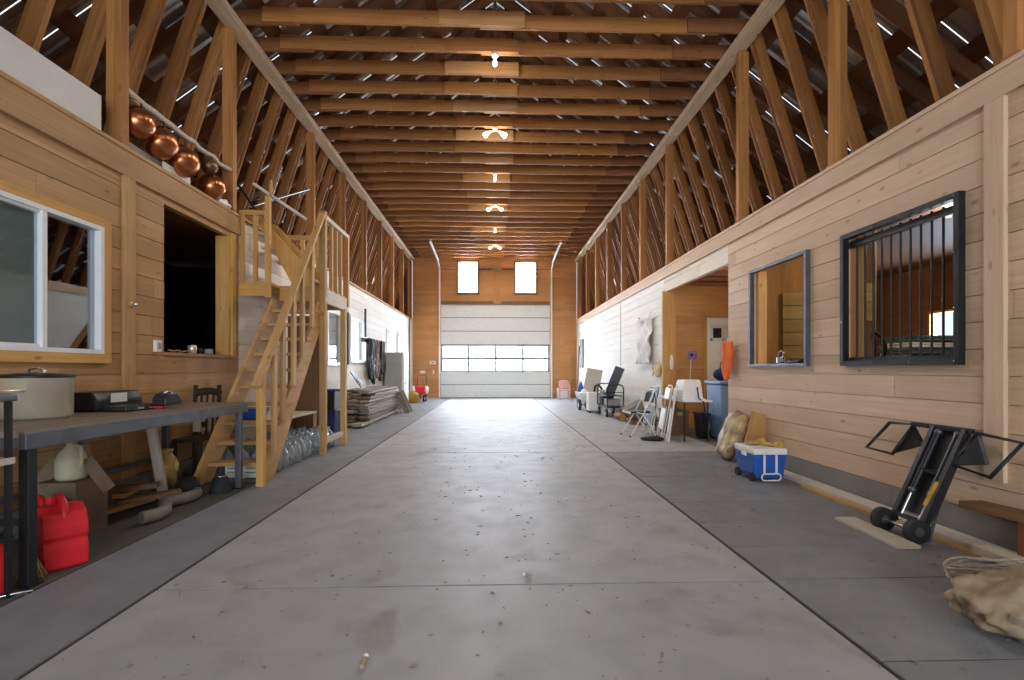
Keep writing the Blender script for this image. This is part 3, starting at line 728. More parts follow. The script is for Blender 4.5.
for k in range(3):
    z = .03+.045*k
    m.span((-2.94, 5.62, z), (-2.56, 5.63, z+.03)); m.span((-2.94, 5.89, z), (-2.56, 5.90, z+.03)); m.span((-2.94, 5.62, z), (-2.93, 5.9, z+.03)); m.span((-2.57, 5.62, z), (-2.56, 5.9, z+.03))
for x in (-2.935, -2.75, -2.565):
    for y in (5.625, 5.895): m.span((x-.012, y-.006, 0), (x+.012, y+.006, .16))
m.build('lattice_body', M_WPLAST, c)
B().tube([(-2.83, 5.612, .12), (-2.80, 5.605, .145), (-2.70, 5.605, .145), (-2.67, 5.612, .12)], .006, 6).build('grip', M_WPLAST, c)
def tote(name, lab, x0, x1, y0, y1, z0, h, mat, lidm):
    t = thing(name, lab, 'box', ((x0+x1)/2, (y0+y1)/2, z0))
    m = B(); d = .02
    V = [(x0+d, y0+d, z0), (x1-d, y0+d, z0), (x1-d, y1-d, z0), (x0+d, y1-d, z0), (x0, y0, z0+h), (x1, y0, z0+h), (x1, y1, z0+h), (x0, y1, z0+h)]
    m.add(V, [(0, 3, 2, 1), (4, 5, 6, 7), (0, 1, 5, 4), (1, 2, 6, 5), (2, 3, 7, 6), (3, 0, 4, 7)]); m.build('tub', mat, t, bevel=.012)
    m = B(); m.span((x0-.012, y0-.012, z0+h-.03), (x1+.012, y1+.012, z0+h+.012)); m.build('lid', lidm, t, bevel=.008)
    return t
tote('plastic_tote', 'small blue plastic box with lid on the plank shelf behind the treads', -3.22, -2.92, 6.3, 6.62, .53, .17, M_BLUE, M_BLUE)
tote('plastic_tote', 'dark navy plastic tote with black lid below the lumber-side window', -3.3, -2.85, 9.1, 9.65, 0, .46, M_NAVY, M_BLKP)
tote('plastic_tote', 'black plastic tote on top of the dark navy one by the lumber pile', -3.28, -2.86, 9.12, 9.6, .475, .34, M_BLKP, M_NAVY)
t = thing('folded_tray', 'tilted dark tray with a bright metal edge leaning above the lumber pile end', 'tray', (-3.0, 11.35, .75))
B().bar((-2.92, 11.35, .765), (-3.17, 11.35, 1.14), .36, .02, (0, 0, 1)).build('tray', M_BLKP, t)
B().bar((-2.91, 11.165, .765), (-3.03, 11.165, .99), .03, .02, (0, 1, 0)).build('metal_edge', M_CHROME, t)

# ---------------------------------------------------------------- lumber pile
zl = [0]*4; lay = 0; first_b = None
for layer in range(11):
    for j in range(3):
        x = -3.24+.235*j+random.uniform(-.015, .015); y0 = 10.35+random.uniform(-.2, .5)+.06*layer; y1 = 14.3+random.uniform(-.5, .3)-.02*layer
        z = .041+.064*layer
        m = B(); m.span((x-.10, y0, z), (x+.10, y1, z+.042+random.uniform(0, .012)))
        tag(m.build('weathered_board', W_GREY), 'grey weathered board in lumber pile, %s layer up, %s' % (nth(layer+1), ('against the wall', 'in the middle', 'at the aisle side')[j]), 'board', 'boards of the lumber pile')
for y in (11.0, 12.4, 13.8): tag(B().span((-3.36, y-.05, 0), (-2.62, y+.05, .04)).build('bearer_block', W_GREY), 'short timber bearer under the lumber pile, %s' % {11.0: 'nearest the stairs', 12.4: 'the middle one', 13.8: 'nearest the fridge'}[y], 'timber', 'bearers of the lumber pile')
t = thing('wooden_pallet_piece', 'grey plank panel leaning against the fridge end of the lumber pile', 'panel', (-2.6, 14.3, 0))
for i in range(4): B().bar((-2.36, 13.75+.155*i, .005), (-2.62, 13.75+.155*i, .58), .14, .02, (0, 1, 0)).build('plank', W_GREY, t)
for f in (.2, .8): B().bar((-2.385-.26*f, 13.68, .575*f), (-2.385-.26*f, 14.29, .575*f), .03, .05, (0, 0, 1)).build('batten', W_GREY, t)

# ---------------------------------------------------------------- fridge
f = thing('refrigerator', 'tall old fridge with greyish side and white door beyond the lumber pile', 'fridge', (-3.0, 15.7, 0))
m = B(); m.span((-3.32, 15.3, .06), (-2.80, 16.1, 1.70)); m.build('cabinet', M_FRIDGE, f, bevel=.015)
B().span((-2.797, 15.305, .12), (-2.735, 16.095, 1.12)).build('door', M_WHITE, f, bevel=.012)
B().span((-2.797, 15.305, 1.13), (-2.735, 16.095, 1.695)).build('freezer_door', M_WHITE, f, bevel=.012)
for z0, z1 in ((.75, 1.05), (1.2, 1.42)):
    B().tube([(-2.735, 15.38, z0), (-2.70, 15.38, z0+.02), (-2.70, 15.38, z1-.02), (-2.735, 15.38, z1)], .012, 8).build('handle', M_CHROME, f)
B().span((-3.28, 15.35, 0), (-2.85, 16.05, .06)).build('plinth', M_BLACK, f)

# ---------------------------------------------------------------- horse tack on the wall
t = thing('tack_rack', 'dark rail with pegs on the white wall above the lumber pile', 'rack', (-3.36, 14.2, 1.95))
B().span((-3.385, 12.95, 1.90), (-3.345, 15.25, 2.0)).build('rail', W_BLACK, t)
for i in range(8): B().cyl((-3.35, 13.1+.28*i, 1.96), (-3.22, 13.1+.28*i, 1.99), .014, 8).build('peg', W_BLACK, t)
def harness(y, lab, mat, n, drop):
    h = thing('horse_harness', lab, 'harness', (-3.27, y, 1.95), 0, 'horse harnesses')
    rg = random.Random(int(y*100))
    for i in range(n):
        yy = y+rg.uniform(-.09, .09); xx = -3.27+rg.uniform(-.04, .05); d = drop*rg.uniform(.6, 1); wd = rg.uniform(.03, .10)
        pts = [(xx+.01*math.sin(q), yy+wd*math.sin(PI*2*q/16), 1.99-d*(1-math.cos(2*PI*q/16))/2) for q in range(16)]
        B().tube(pts, rg.uniform(.014, .03), 6, True).build('strap', mat, h)
    m = B(); m.tube([(-3.25, y+.09*math.cos(q), 1.6-drop*.2+.09*math.sin(q)) for q in [2*PI*k/12 for k in range(12)]], .012, 6, True); m.build('ring', M_CHROME, h)
    # padded collar
    m = B(); m.tube([(-3.27, y+.13*math.sin(q), 1.55-drop*.3-.30*math.cos(q)) for q in [2*PI*k/20 for k in range(20)]], .045, 8, True); m.build('collar', mat, h)
harness(13.38, 'black leather harness hanging on the peg nearest the stairs', M_LEATH, 5, 1.0)
harness(13.75, 'long black harness with thick straps in the middle of the rack', M_LEATH, 7, 1.25)
harness(14.12, 'brown leather harness hanging among the black ones', M_BLEATH, 5, .9)
harness(14.5, 'black harness with bright ring toward the fridge', M_LEATH, 6, 1.2)
harness(14.95, 'short black bridle on the peg nearest the fridge', M_LEATH, 4, .7)
tag(B().bar((-3.33, 13.1, 2.02), (-3.33, 13.1, 2.75), .05, .03, (0, 1, 0)).build('wall_pole', M_BLACK), 'thin black upright pole on the wall beside the hanging harness', 'pole')

# ---------------------------------------------------------------- far corner by the garage door, stair side
t = thing('garden_cart', 'small red and white cart with dark wheels in the far corner by the garage door', 'cart', (-2.72, 18.6, 0))
B().span((-2.90, 18.35, .30), (-2.52, 18.85, .58)).build('body', M_RED, t, bevel=.04)
for x in (-2.95, -2.47): B().ell((x, 18.4, .44), (.07, .14, .15)).build('side_pod', M_WPLAST, t)
for x, y in ((-2.86, 18.32), (-2.56, 18.32), (-2.86, 18.82), (-2.56, 18.82)):
    q = B().cyl((x-.03, y, .13), (x+.03, y, .13), .13, 16).build('wheel', M_RUB, t); B().cyl((x-.034, y, .13), (x+.034, y, .13), .05, 10).build('hub', M_WPLAST, q)
B().tube([(-2.86, 18.8, .55), (-2.88, 18.9, .95), (-2.54, 18.9, .95), (-2.56, 18.8, .55)], .015, 8).build('push_bar', M_BLACK, t)
B().span((-2.72, 18.33, .14), (-2.68, 18.37, .32)).build('strut', M_BLACK, t)
tag(B().lathe([(.001, 0), (.17, 0), (.19, .02), (.19, .3), (.16, .36), (.06, .39), (.04, .42), (.001, .42)], (-2.88, 17.9, 0)).build('yellow_drum', M_GOLD), 'squat yellow drum standing in front of the red and white cart', 'drum')
t = thing('outlet_box', 'pale double socket plate on the far wall beside the garage door track', 'outlet', (-2.6, 20.87, 1.45))
m = B(); m.span((-2.68, 20.84, 1.40), (-2.44, 20.9, 1.54)); m.build('plate', M_WPLAST, t, bevel=.01); B().span((-2.62, 20.835, 1.44), (-2.5, 20.845, 1.5)).build('socket', M_GREYB, t); B().span((-2.56, 20.85, 1.0), (-2.50, 20.9, 1.15)).build('lower_box', M_WPLAST, t)
t = thing('conduit', 'thin pale conduit with small junction box on the far wall above the red cart', 'conduit', (-2.95, 20.87, .4))
m = B(); m.tube([(-2.88, 20.87, .3), (-2.88, 20.87, 1.02), (-2.80, 20.87, 1.08)], .022, 8); m.build('pipe', M_BRASS, t); B().span((-3.07, 20.84, 1.02), (-2.88, 20.9, 1.13)).build('box', M_WPLAST, t)

# ---------------------------------------------------------------- loft edge above the bench: boards, pole, copper pots
tag(B().span((-3.46, -.6, 3.235), (-3.43, 4.52, 3.58)).build('white_sheet_board', M_DRYW), 'long white panel standing on the wall top above the white sliding window', 'panel')
tag(B().bar((-3.50, 4.86, 3.27), (-3.53, 5.86, 3.27), .02, .20, (0, 0, 1)).build('grey_sheet_board', M_GREYB), 'short grey panel on the wall top beneath the copper pots', 'panel')
tag(B().span((-3.48, 5.40, 3.235), (-3.46, 5.86, 3.37)).build('white_offcut', M_WPLAST), 'small bright white offcut board on the wall top under the copper pots', 'board')
m = B(); m.tube([(-3.45+.012*math.sin(i*1.9), 4.83+1.86*i/14, 3.80-.02*i/14+.012*math.cos(i*2.3)) for i in range(15)], [.035-.0006*i for i in range(15)], 9); tag(m.build('log_pole', W_CREAM), 'crooked peeled log pole carrying the copper pots', 'pole')
def pot(y, z, r, lab, mat, dx=0.0, tilt=0):
    p = thing('copper_pot', lab, 'pot', (-3.43+dx, y, z-r), 0, 'copper pots on the log pole'); c0 = (-3.43+dx, y, z)
    R = Ry(-.75) @ Rx(tilt)
    prof = [(.001, -r*.80), (r*.45, -r*.74), (r*.82, -r*.45), (r, -.02*r), (r*.95, r*.35), (r*.78, r*.58), (r*.74, r*.62), (r*.82, r*.72), (r*.80, r*.73), (r*.70, r*.62), (r*.9, r*.3), (r*.93, 0), (r*.75, -r*.4), (.001, -r*.72)]
    B().lathe(prof, c0, 22, R).build('bowl', mat, p)
    e = Vector(c0)+R @ Vector((0, 0, r*.68)); m = B()
    pts = [e+R @ Vector((r*.78*math.cos(q), 0, 0))+Vector((0, 0, 0)) for q in (0, PI)]
    m.tube([pts[0], (Vector(pts[0])+Vector((-3.45, y, 3.79)))/2+Vector((.01, .02, .02)), (-3.45, y, 3.75+.0)], .007, 6)
    m.build('bail_handle', M_BLACK, p)
pot(4.99, 3.56, .15, 'copper pot half behind the post, closest to the white panel', M_COPPER)
pot(5.32, 3.51, .165, 'round copper pot hanging second along the log pole', M_COPPER)
pot(5.68, 3.47, .175, 'largest round copper pot, hanging third along the log pole', M_COPPER)
pot(6.26, 3.40, .155, 'shiny copper pot hanging lowest at the stair end of the log pole', M_COPPER)
pot(5.14, 3.66, .105, 'small tarnished pot tucked behind the first and second copper pots', M_COPD, -.21)
pot(5.48, 3.63, .115, 'small tarnished pot tucked between the second and third copper pots', M_COPD, -.21)
pot(4.96, 3.74, .085, 'dark tarnished pot high against the post at the log pole end', M_COPD, -.06)
pot(6.20, 3.63, .095, 'little copper pot just above the lowest one at the stair end', M_COPD)
m = B(); m.ell((-3.42, 6.45, 3.275), (.07, .13, .05), 14, 8, lambda p: p*(1+.25*math.sin(p.y*60+p.x*40))); tag(m.build('crumpled_rag', M_CLOTH), 'small crumpled pale rag on the wall top under the lowest copper pot', 'rag')
tag(B().lathe([(.001, 0), (.055, 0), (.06, .02), (.06, .10), (.045, .13), (.001, .13)], (-3.62, 4.50, 3.30)).build('pale_canister', M_BRASS), 'small pale yellow canister behind the post in the loft', 'canister')

# ================================================================ WORKBENCH AND WHAT SURROUNDS IT
b = thing('workbench', 'long wooden workbench with dark steel frame along the wall under the white window', 'workbench', (-2.97, 4.0, 0))
m = B()
for i in range(4): m.span((-3.36+.2*i, 2.84, .825), (-3.36+.2*i+.199, 5.28, .86))
m.build('top', W_TOP, b)
m = B(); m.span((-2.585, 2.83, .76), (-2.545, 5.29, .845)); m.span((-3.36, 2.83, .76), (-2.585, 2.87, .825)); m.span((-3.36, 5.25, .76), (-2.585, 5.29, .825)); m.build('apron', M_STEEL, b, bevel=.003)
for x, y in ((-2.58, 2.88), (-2.58, 5.18), (-3.30, 2.95), (-3.30, 5.18)):
    l = B().span((x-.028, y-.028, .0), (x+.028, y+.028, .77)).build('leg', M_STEEL if y > 4 else M_BLACK, b, bevel=.004)
    B().span((x-.045, y-.045, 0), (x+.045, y+.045, .012)).build('foot_plate', M_BLACK, l)
m = B(); m.span((-3.32, 2.95, .30), (-3.28, 5.18, .34)); m.build('stretcher', M_STEEL, b)
B().bar((-3.30, 4.15, .78), (-3.30, 4.15, .30), .03, .03).build('brace', M_STEEL, b)
m = B(); m.bar((-3.28, 2.95, .33), (-2.60, 2.95, .33), .03, .03); m.build('end_rail', M_BLACK, b)
# stock pot
p = thing('stock_pot', 'big aluminium stock pot with dark-rimmed lid on the near half of the bench', 'pot', (-3.17, 3.60, .86))
c0 = (-3.17, 3.60, .86)
B().lathe([(.001, 0), (.18, 0), (.197, .02), (.20, .275), (.205, .28), (.205, .286), (.001, .286)], c0, 40).build('body', M_ALU, p)
l = B().lathe([(.208, .28), (.212, .294), (.20, .302), (.10, .312), (.001, .316)], c0, 40).build('lid', M_BLACK, p)
B().tube([(-3.17-.055, 3.60, 1.17), (-3.17-.05, 3.60, 1.20), (-3.17, 3.60, 1.21), (-3.17+.05, 3.60, 1.20), (-3.17+.055, 3.60, 1.17)], .011, 8).build('lid_handle', M_CHROME, l)
B().tube([(-3.09, 3.42, 1.06), (-3.08, 3.385, 1.06), (-3.16, 3.365, 1.06), (-3.24, 3.385, 1.06), (-3.23, 3.42, 1.06)], .01, 8).build('side_handle', M_ALU, p)
# black machine cases
t = thing('power_tool_case', 'black tool case with a pale paper label at the back of the bench', 'case', (-3.22, 4.35, .86))
m = B(); m.prism([(-3.35, .862), (-3.13, .862), (-3.13, .95), (-3.17, 1.015), (-3.35, 1.015)], 1, 4.08, 4.60); m.build('shell', M_BLKP, t, bevel=.012)
B().bar((-3.126, 4.22, .965), (-3.126, 4.40, .965), .004, .075, (0, 0, 1)).build('paper_label', M_WPLAST, t); B().tube([(-3.128, 4.45, .93), (-3.10, 4.46, .93), (-3.10, 4.54, .93), (-3.128, 4.55, .93)], .008, 6).build('handle', M_BLKP, t)
t = thing('tool_case', 'flat dark case lying in front of the labelled black case on the bench', 'case', (-2.99, 4.3, .86))
B().span((-3.09, 4.08, .862), (-2.90, 4.52, .905)).build('shell', M_BLKP, t, bevel=.01); B().span((-2.902, 4.2, .873), (-2.893, 4.27, .89)).build('latch', M_CHROME, t); B().span((-2.902, 4.34, .873), (-2.893, 4.41, .89)).build('latch', M_CHROME, t)
t = thing('wood_offcut', 'thin pale piece of wood on the bench beside the dark cases', 'offcut', (-3.05, 4.75, .86)); B().bar((-3.13, 4.62, .872), (-2.98, 4.86, .872), .07, .022).build('strip', W_YEL, t); B().bar((-3.05, 4.62, .892), (-3.13, 4.9, .892), .05, .015).build('strip', W_CREAM, t)
t = thing('staple_gun', 'black hand tool with a red base standing on the bench edge', 'tool', (-2.86, 4.42, .86))
m = B(); m.prism([(4.40, .885), (4.60, .885), (4.64, .91), (4.56, .985), (4.44, .99), (4.40, .95)], 0, -2.92, -2.80); m.build('body', M_BLKP, t, bevel=.012)
B().span((-2.90, 4.39, .862), (-2.83, 4.44, .884)).build('base', M_RED, t, bevel=.006)
B().tube([(-2.86, 4.44, .985), (-2.86, 4.52, 1.01), (-2.86, 4.66, .93)], .014, 8).build('trigger_bar', M_CHROME, t)
B().cyl((-2.86, 4.44, .98), (-2.86, 4.44, 1.01), .012).build('knob', M_BLKP, t)
# chair between bench and stairs
ch = thing('wooden_chair', 'dark wooden chair with curved back rail beyond the end of the bench', 'chair', (-3.19, 5.62, 0))
B().span((-3.385, 5.40, .43), (-3.085, 5.78, .465)).build('seat', W_BLACK, ch, bevel=.01)
for x in (-3.365, -3.105):
    B().bar((x, 5.76, 0), (x, 5.80, 1.02), .035, .035, (0, 1, 0)).build('rear_leg', W_BLACK, ch, bevel=.004); B().bar((x, 5.42, 0), (x, 5.42, .43), .035, .035, (0, 1, 0)).build('leg', W_BLACK, ch, bevel=.004)
m = B(); m.tube([(-3.365+.26*i/8, 5.80+.03*math.sin(PI*i/8), .93+.02*math.sin(PI*i/8)) for i in range(9)], .04, 8); m.build('top_rail', W_BLACK, ch)
for i in range(3): B().bar((-3.30+.065*i, 5.77, .46), (-3.30+.065*i, 5.80, .92), .02, .012, (0, 1, 0)).build('spindle', W_BLACK, ch)
# under the bench
def jerry(loc, rot, lab, s=1):
    j = thing('fuel_can', lab, 'fuel can', loc, rot, 'red fuel cans')
    P = lambda L: [(a*s, c*s) for a, c in L]
    m = B(); m.prism(P([(-.13, .015), (-.115, 0), (.115, 0), (.13, .015), (.13, .13), (.115, .15), (.115, .165), (.13, .185), (.125, .29), (.09, .335), (-.03, .35), (-.10, .31), (-.13, .24), (-.13, .185), (-.115, .165), (-.115, .15), (-.13, .13)]), 0, -.10*s, .10*s); m.build('body', M_RED, j, world=False, bevel=.028)
    B().tube([(0, -.095*s, .29*s), (0, -.085*s, .36*s), (0, -.02*s, .395*s), (0, .05*s, .385*s), (0, .085*s, .32*s)], .018*s, 8).build('handle', M_RED, j, world=False)
    B().cyl((0, .10*s, .31*s), (0, .13*s, .36*s), .032*s).build('spout_cap', M_RED, j, world=False)
    for a, b_ in ((.21, .23), (.07, .085)): B().span((.10*s, -.06*s, a*s), (.104*s, .07*s, b_*s)).build('raised_mark', M_RED, j, world=False)
jerry((-2.68, 3.20, 0), .95, 'large red plastic fuel can standing under the near bench leg', 1.06)
jerry((-2.93, 3.36, 0), .8, 'second red fuel can, half hidden behind the large one under the bench', .95)
t = thing('carton_box', 'brown cardboard carton under the bench behind the red fuel cans', 'box', (-3.08, 3.78, 0))
m = B(); m.span((-3.22, 3.64, 0), (-2.94, 3.94, .40)); m.build('carton', M_CARTON, t, bevel=.006)
for a, s_ in ((-3.22, -1), (-2.94, 1)): B().bar((a, 3.79, .40), (a+s_*.08, 3.79, .46), .28, .006, (0, 1, 0)).build('flap', M_CARTON, t)
t = thing('plastic_jug', 'pale yellowish plastic jug standing on the carton under the bench', 'jug', (-3.08, 3.78, .402))
m = B(); m.lathe([(.001, 0), (.085, 0), (.095, .02), (.095, .14), (.07, .20), (.03, .24), (.028, .27), (.001, .27)], (-3.08, 3.78, .402)); m.build('body', M_PALEJ, t); B().tube([(-3.05, 3.76, .65), (-2.98, 3.74, .64), (-2.975, 3.74, .56), (-2.99, 3.75, .50)], .014, 8).build('handle', M_PALEJ, t)
m = B(); m.tube([(-3.2+.02*math.sin(i*.4), 3.95, .05) if i < 0 else (-2.72-.10*(i/19)**2+.06*math.sin(i*.45), 3.98+.043*i, .053) for i in range(20)], .05, 10); tag(m.build('duct_hose', M_HOSE), 'fat grey flexible duct hose lying curved on the floor under the bench', 'hose')
tag(B().bar((-3.02, 4.72, .0), (-3.10, 4.66, .70), .075, .04, (0, 1, 0)).build('timber_prop', W_CREAM, bevel=.003), 'pale timber prop standing under the middle of the bench', 'timber')
for i, (x, y, q, ln) in enumerate([(-3.15, 4.35, .3, .55), (-3.0, 4.5, .9, .45), (-3.2, 4.55, -.2, .4), (-3.08, 4.42, 1.3, .35)]):
    d = Vector((math.sin(q)*ln/2, math.cos(q)*ln/2, 0)); z = .03+.05*i
    tag(B().bar(Vector((x, y, z))-d, Vector((x, y, z+.02))+d, .10, .04).build('scrap_wood', W_BROWN if i % 2 else W_STAIR), 'short scrap of wood in the heap under the bench, %s' % ('lying lowest', 'second from the bottom', 'third from the bottom', 'on top')[i], 'wood', 'scrap wood under the bench')
for i, (x, y, r, lab) in enumerate([(-2.93, 4.92, .13, 'black rubber feed bowl upside down on the floor under the far bench end'), (-2.68, 5.03, .10, 'smaller dark round pot beside the black rubber bowl under the bench')]):
    t = thing('feed_bowl' if i == 0 else 'dark_pot', lab, 'bowl', (x, y, 0)); B().lathe([(r, 0), (r*1.02, .012), (r*.9, .07), (r*.7, .13), (r*.4, .16), (.001, .165)], (x, y, 0), 20).build('shell', M_RUB, t); B().tube([(x+r*.5*math.cos(q), y+r*.5*math.sin(q), .155) for q in [2*PI*k/14 for k in range(14)]], .008, 6, True).build('foot_ring', M_CHROME if i else M_RUB, t)
t = thing('utility_box', 'beige box with a dark slot on the wall under the far end of the bench', 'box', (-3.34, 5.85, .5)); m = B(); sash(m, 5.75, 5.98, .50, .64, -3.37, -3.29, .035); m.build('housing', M_PALEJ, t); B().span((-3.36, 5.78, .53), (-3.34, 5.95, .61)).build('slot', M_BLACK, t)
t = thing('milk_can', 'tall dull brass coloured can on the floor behind the bench end', 'can', (-3.2, 4.99, 0))
B().lathe([(.001, 0), (.10, 0), (.105, .01), (.105, .32), (.07, .37), (.065, .40), (.08, .42), (.001, .425)], (-3.2, 5.0, 0)).build('body', M_BRASS, t)
B().tube([(-3.095, 5.0, .32), (-3.07, 5.0, .30), (-3.07, 5.0, .22), (-3.095, 5.0, .20)], .008, 6).build('handle', M_BRASS, t)
# standing rack at the frame edge, brush, pliers
t = thing('tool_stand', 'narrow black metal stand with wooden shelf at the near end of the bench', 'stand', (-2.76, 2.64, 0))
for x in (-2.97, -2.555):
    for y in (2.54, 2.74): B().span((x-.012, y-.012, 0), (x+.012, y+.012, 1.06)).build('upright', M_BLACK, t)
B().span((-3.0, 2.51, 1.03), (-2.53, 2.77, 1.07)).build('top_shelf', M_STEEL, t, bevel=.008)
B().span((-2.99, 2.52, .70), (-2.535, 2.76, .735)).build('wood_shelf', W_CREAM, t, bevel=.004); B().span((-2.99, 2.52, .30), (-2.54, 2.76, .32)).build('low_shelf', M_BLACK, t)
t = thing('fire_extinguisher', 'slim red cylinder standing on the floor against the black stand', 'extinguisher', (-2.67, 2.81, 0)); B().lathe([(.001, 0), (.04, 0), (.045, .01), (.045, .22), (.03, .27), (.014, .285), (.001, .285)], (-2.67, 2.81, 0)).build('cylinder', M_RED, t); B().span((-2.685, 2.775, .285), (-2.655, 2.845, .315)).build('valve_head', M_BLACK, t)
t = thing('hand_brush', 'yellow straw hand brush standing bristles down by the near bench leg', 'brush', (-2.68, 3.0, 0))
m = B()
for i in range(40):
    q = random.uniform(0, 2*PI); r = random.uniform(.02, .075); m.tube([(-2.66+.025*math.cos(q), 2.99+.02*math.sin(q), .11), (-2.66+r*math.cos(q), 2.99+r*math.sin(q), .002)], .004, 4)
m.build('bristles', M_STRAW, t); B().cyl((-2.66, 2.99, .10), (-2.68, 2.995, .32), .014).build('handle', W_GREY, t)
t = thing('pliers', 'pair of bright steel pliers on the floor beside the straw brush', 'pliers', (-2.52, 2.76, 0))
for s_ in (-1, 1): B().tube([(-2.58, 2.74-.02*s_, .012), (-2.52, 2.76, .012+.004*s_), (-2.48, 2.775+.02*s_, .012)], .007, 6).build('jaw_and_grip', M_CHROME, t)
# sill of the dark opening
def can(loc, r, h, mat, lab, name='tin_can'):
    t = thing(name, lab, 'can', loc); B().lathe([(.001, 0), (r, 0), (r, h*.92), (r*.95, h*.95), (r, h), (.001, h)], loc, 14).build('body', mat, t); B().lathe([(.001, h), (r*.9, h), (r*.9, h+.008), (.001, h+.008)], loc, 14).build('lid', M_STEEL, t)
can((-3.44, 5.86, 1.375), .045, .09, M_ALU, 'silver tin can on the sill of the dark opening')
can((-3.46, 6.22, 1.375), .05, .06, M_GREYB, 'low grey tin at the stair end of the dark opening sill')
can((-3.46, 6.03, 1.375), .03, .06, M_BLKP, 'small black tin between the silver and grey tins on the sill')
m = B(); m.tube([(-3.42+.03*math.sin(i*.9), 5.40+.018*i, 1.388+.012*math.cos(i*.8)) for i in range(18)], .008, 6); tag(m.build('cable_bundle', M_CANVAS), 'short tangled pale cable on the sill of the dark opening', 'cable')
t = thing('wall_outlet', 'small white socket plate on the wall beside the dark opening', 'outlet', (-3.37, 5.19, 1.38)); B().span((-3.402, 5.14, 1.37), (-3.365, 5.23, 1.49)).build('plate', M_WPLAST, t, bevel=.006); B().span((-3.366, 5.165, 1.40), (-3.36, 5.205, 1.46)).build('socket', M_GREYB, t)
t = thing('door_latch', 'small shiny round latch on the upright batten by the dark opening', 'latch', (-3.36, 4.80, 1.83)); B().lathe([(.001, 0), (.03, 0), (.03, .008), (.001, .01)], (-3.372, 4.80, 1.80), 14, Ry(PI/2)).build('rose', M_BRASS, t); B().ell((-3.33, 4.80, 1.80), (.022, .022, .022)).build('knob', M_CHROME, t)

# ================================================================ STALL SIDE
# blue cooler
c = thing('cooler', 'blue and white wheeled cooler with white pull handle on the floor by the stall-side wall', 'cooler', (2.915, 5.47, 0))
x0, x1, y0, y1 = 2.75, 3.10, 5.27, 5.70
m = B(); V = []
for z, d in ((.03, .02), (.285, 0)): V += [(x0+d, y0+d, z), (x1-d, y0+d, z), (x1-d, y1-d, z), (x0+d, y1-d, z)]
m.add(V, [(3, 2, 1, 0), (4, 5, 6, 7)]+[(i, (i+1) % 4, 4+(i+1) % 4, 4+i) for i in range(4)]); m.build('body', M_BLUE, c, bevel=.014)
for i in range(4): B().span((x0+.005, y0+.05, .07+.028*i), (x0+.018, y1-.05, .085+.028*i)).build('rib', M_BLUE, c, bevel=.003)
B().span((x0-.008, y0-.008, .286), (x1+.008, y1+.008, .355)).build('lid', M_WPLAST, c, bevel=.014)
for y in (y0+.06, y1-.06): B().cyl((x0-.012, y, .045), (x0+.03, y, .045), .045, 16).build('wheel', M_RUB, c)
for x in (2.855, 2.985): h = B().span((x-.012, y0-.014, .09), (x+.012, y0-.001, .285)).build('handle_bar', M_WPLAST, c, bevel=.004)
m = B(); pts = []
for a in range(24):
    q = 2*PI*a/24; sx_ = 1 if math.cos(q) > 0 else -1
    pts.append((2.92+sx_*.07+.032*math.cos(q), y0-.025, .055+.036*math.sin(q)))
m.tube(pts, .009, 8, True); m.build('grip_loop', M_WPLAST, h)
B().span((x0-.012, 5.44, .25), (x0+.004, 5.53, .30)).build('lid_latch', M_WPLAST, c, bevel=.003)
def glove(x, y, rot, lab):
    g = thing('work_glove', lab, 'glove', (x, y, .358), rot, 'gloves on the cooler')
    m = B(); m.ell((0, 0, .018), (.05, .06, .02), 14, 8); m.build('palm', M_YEL, g, world=False)
    for i, (dx, L) in enumerate(((-.036, .06), (-.013, .075), (.012, .072), (.036, .055))): B().tube([(dx, .045, .018), (dx*1.15, .045+L*.6, .026), (dx*1.25, .045+L, .014)], [.0125, .012, .008], 8).build('finger', M_YEL, g, world=False)
    B().tube([(.045, -.02, .018), (.075, .01, .02), (.082, .035, .014)], [.014, .012, .008], 8).build('thumb', M_YEL, g, world=False)
    B().tube([(0, -.045, .018), (0, -.10, .018)], [.04, .05], 10).build('cuff', M_YEL, g, world=False)
glove(3.02, 5.42, .5, 'yellow leather work glove on the cooler lid, closer to the wall')
glove(2.93, 5.58, 1.9, 'yellow leather work glove lying across the far edge of the cooler lid')
m = B(); m.tube([(2.84+.05*math.cos(q)*(1-.01*i), 5.54+.04*math.sin(q), .368+.0012*i) for i, q in enumerate([.5*k for k in range(30)])], .008, 6); tag(m.build('rope_hank', M_BRASS), 'small coiled hank of cord on the cooler lid beside the gloves', 'rope')
# feed sack and board leaning on the wall
R = Ry(.40)
def sackf(p):
    q = Vector((math.copysign(abs(p.x/.085)**.6, p.x)*.085, math.copysign(abs(p.y/.24)**.5, p.y)*.24, math.copysign(abs(p.z/.32)**.5, p.z)*.32))
    q.y *= .86-.16*q.z/.32
    return q+Vector((.014*math.sin(q.y*26+q.z*11)+.01*math.sin(q.z*31+q.y*9), .014*math.sin(q.z*17), .014*math.sin(q.y*19)))
t = thing('feed_sack', 'crumpled white and brown paper feed sack leaning on the wall behind the cooler', 'sack', (3.12, 6.60, 0))
m = B(); m.ell((3.16, 6.60, .325), (.085, .24, .32), 32, 22, sackf, R); m.build('paper_bag', M_FEED, t)
m = B(); m.ell((3.135, 6.765, .335), (.07, .05, .31), 16, 18, lambda p: p+Vector((.014*math.sin(p.z*21), .018*math.sin(p.z*15), 0)), R); m.build('white_liner', M_WPLAST, t)
for i in range(2): B().bar((3.14, 6.50-.08*i, .36), (3.235, 6.51-.07*i, .585), .04, .008, (1, 0, 0)).build('yellow_band', M_YEL, t)
tag(B().bar((3.20, 6.24, .005), (3.345, 6.24, .64), .24, .03, (0, 1, 0)).build('plywood_offcut', W_PLY, bevel=.003), 'orange brown plywood offcut leaning on the wall between feed sack and cooler', 'board')
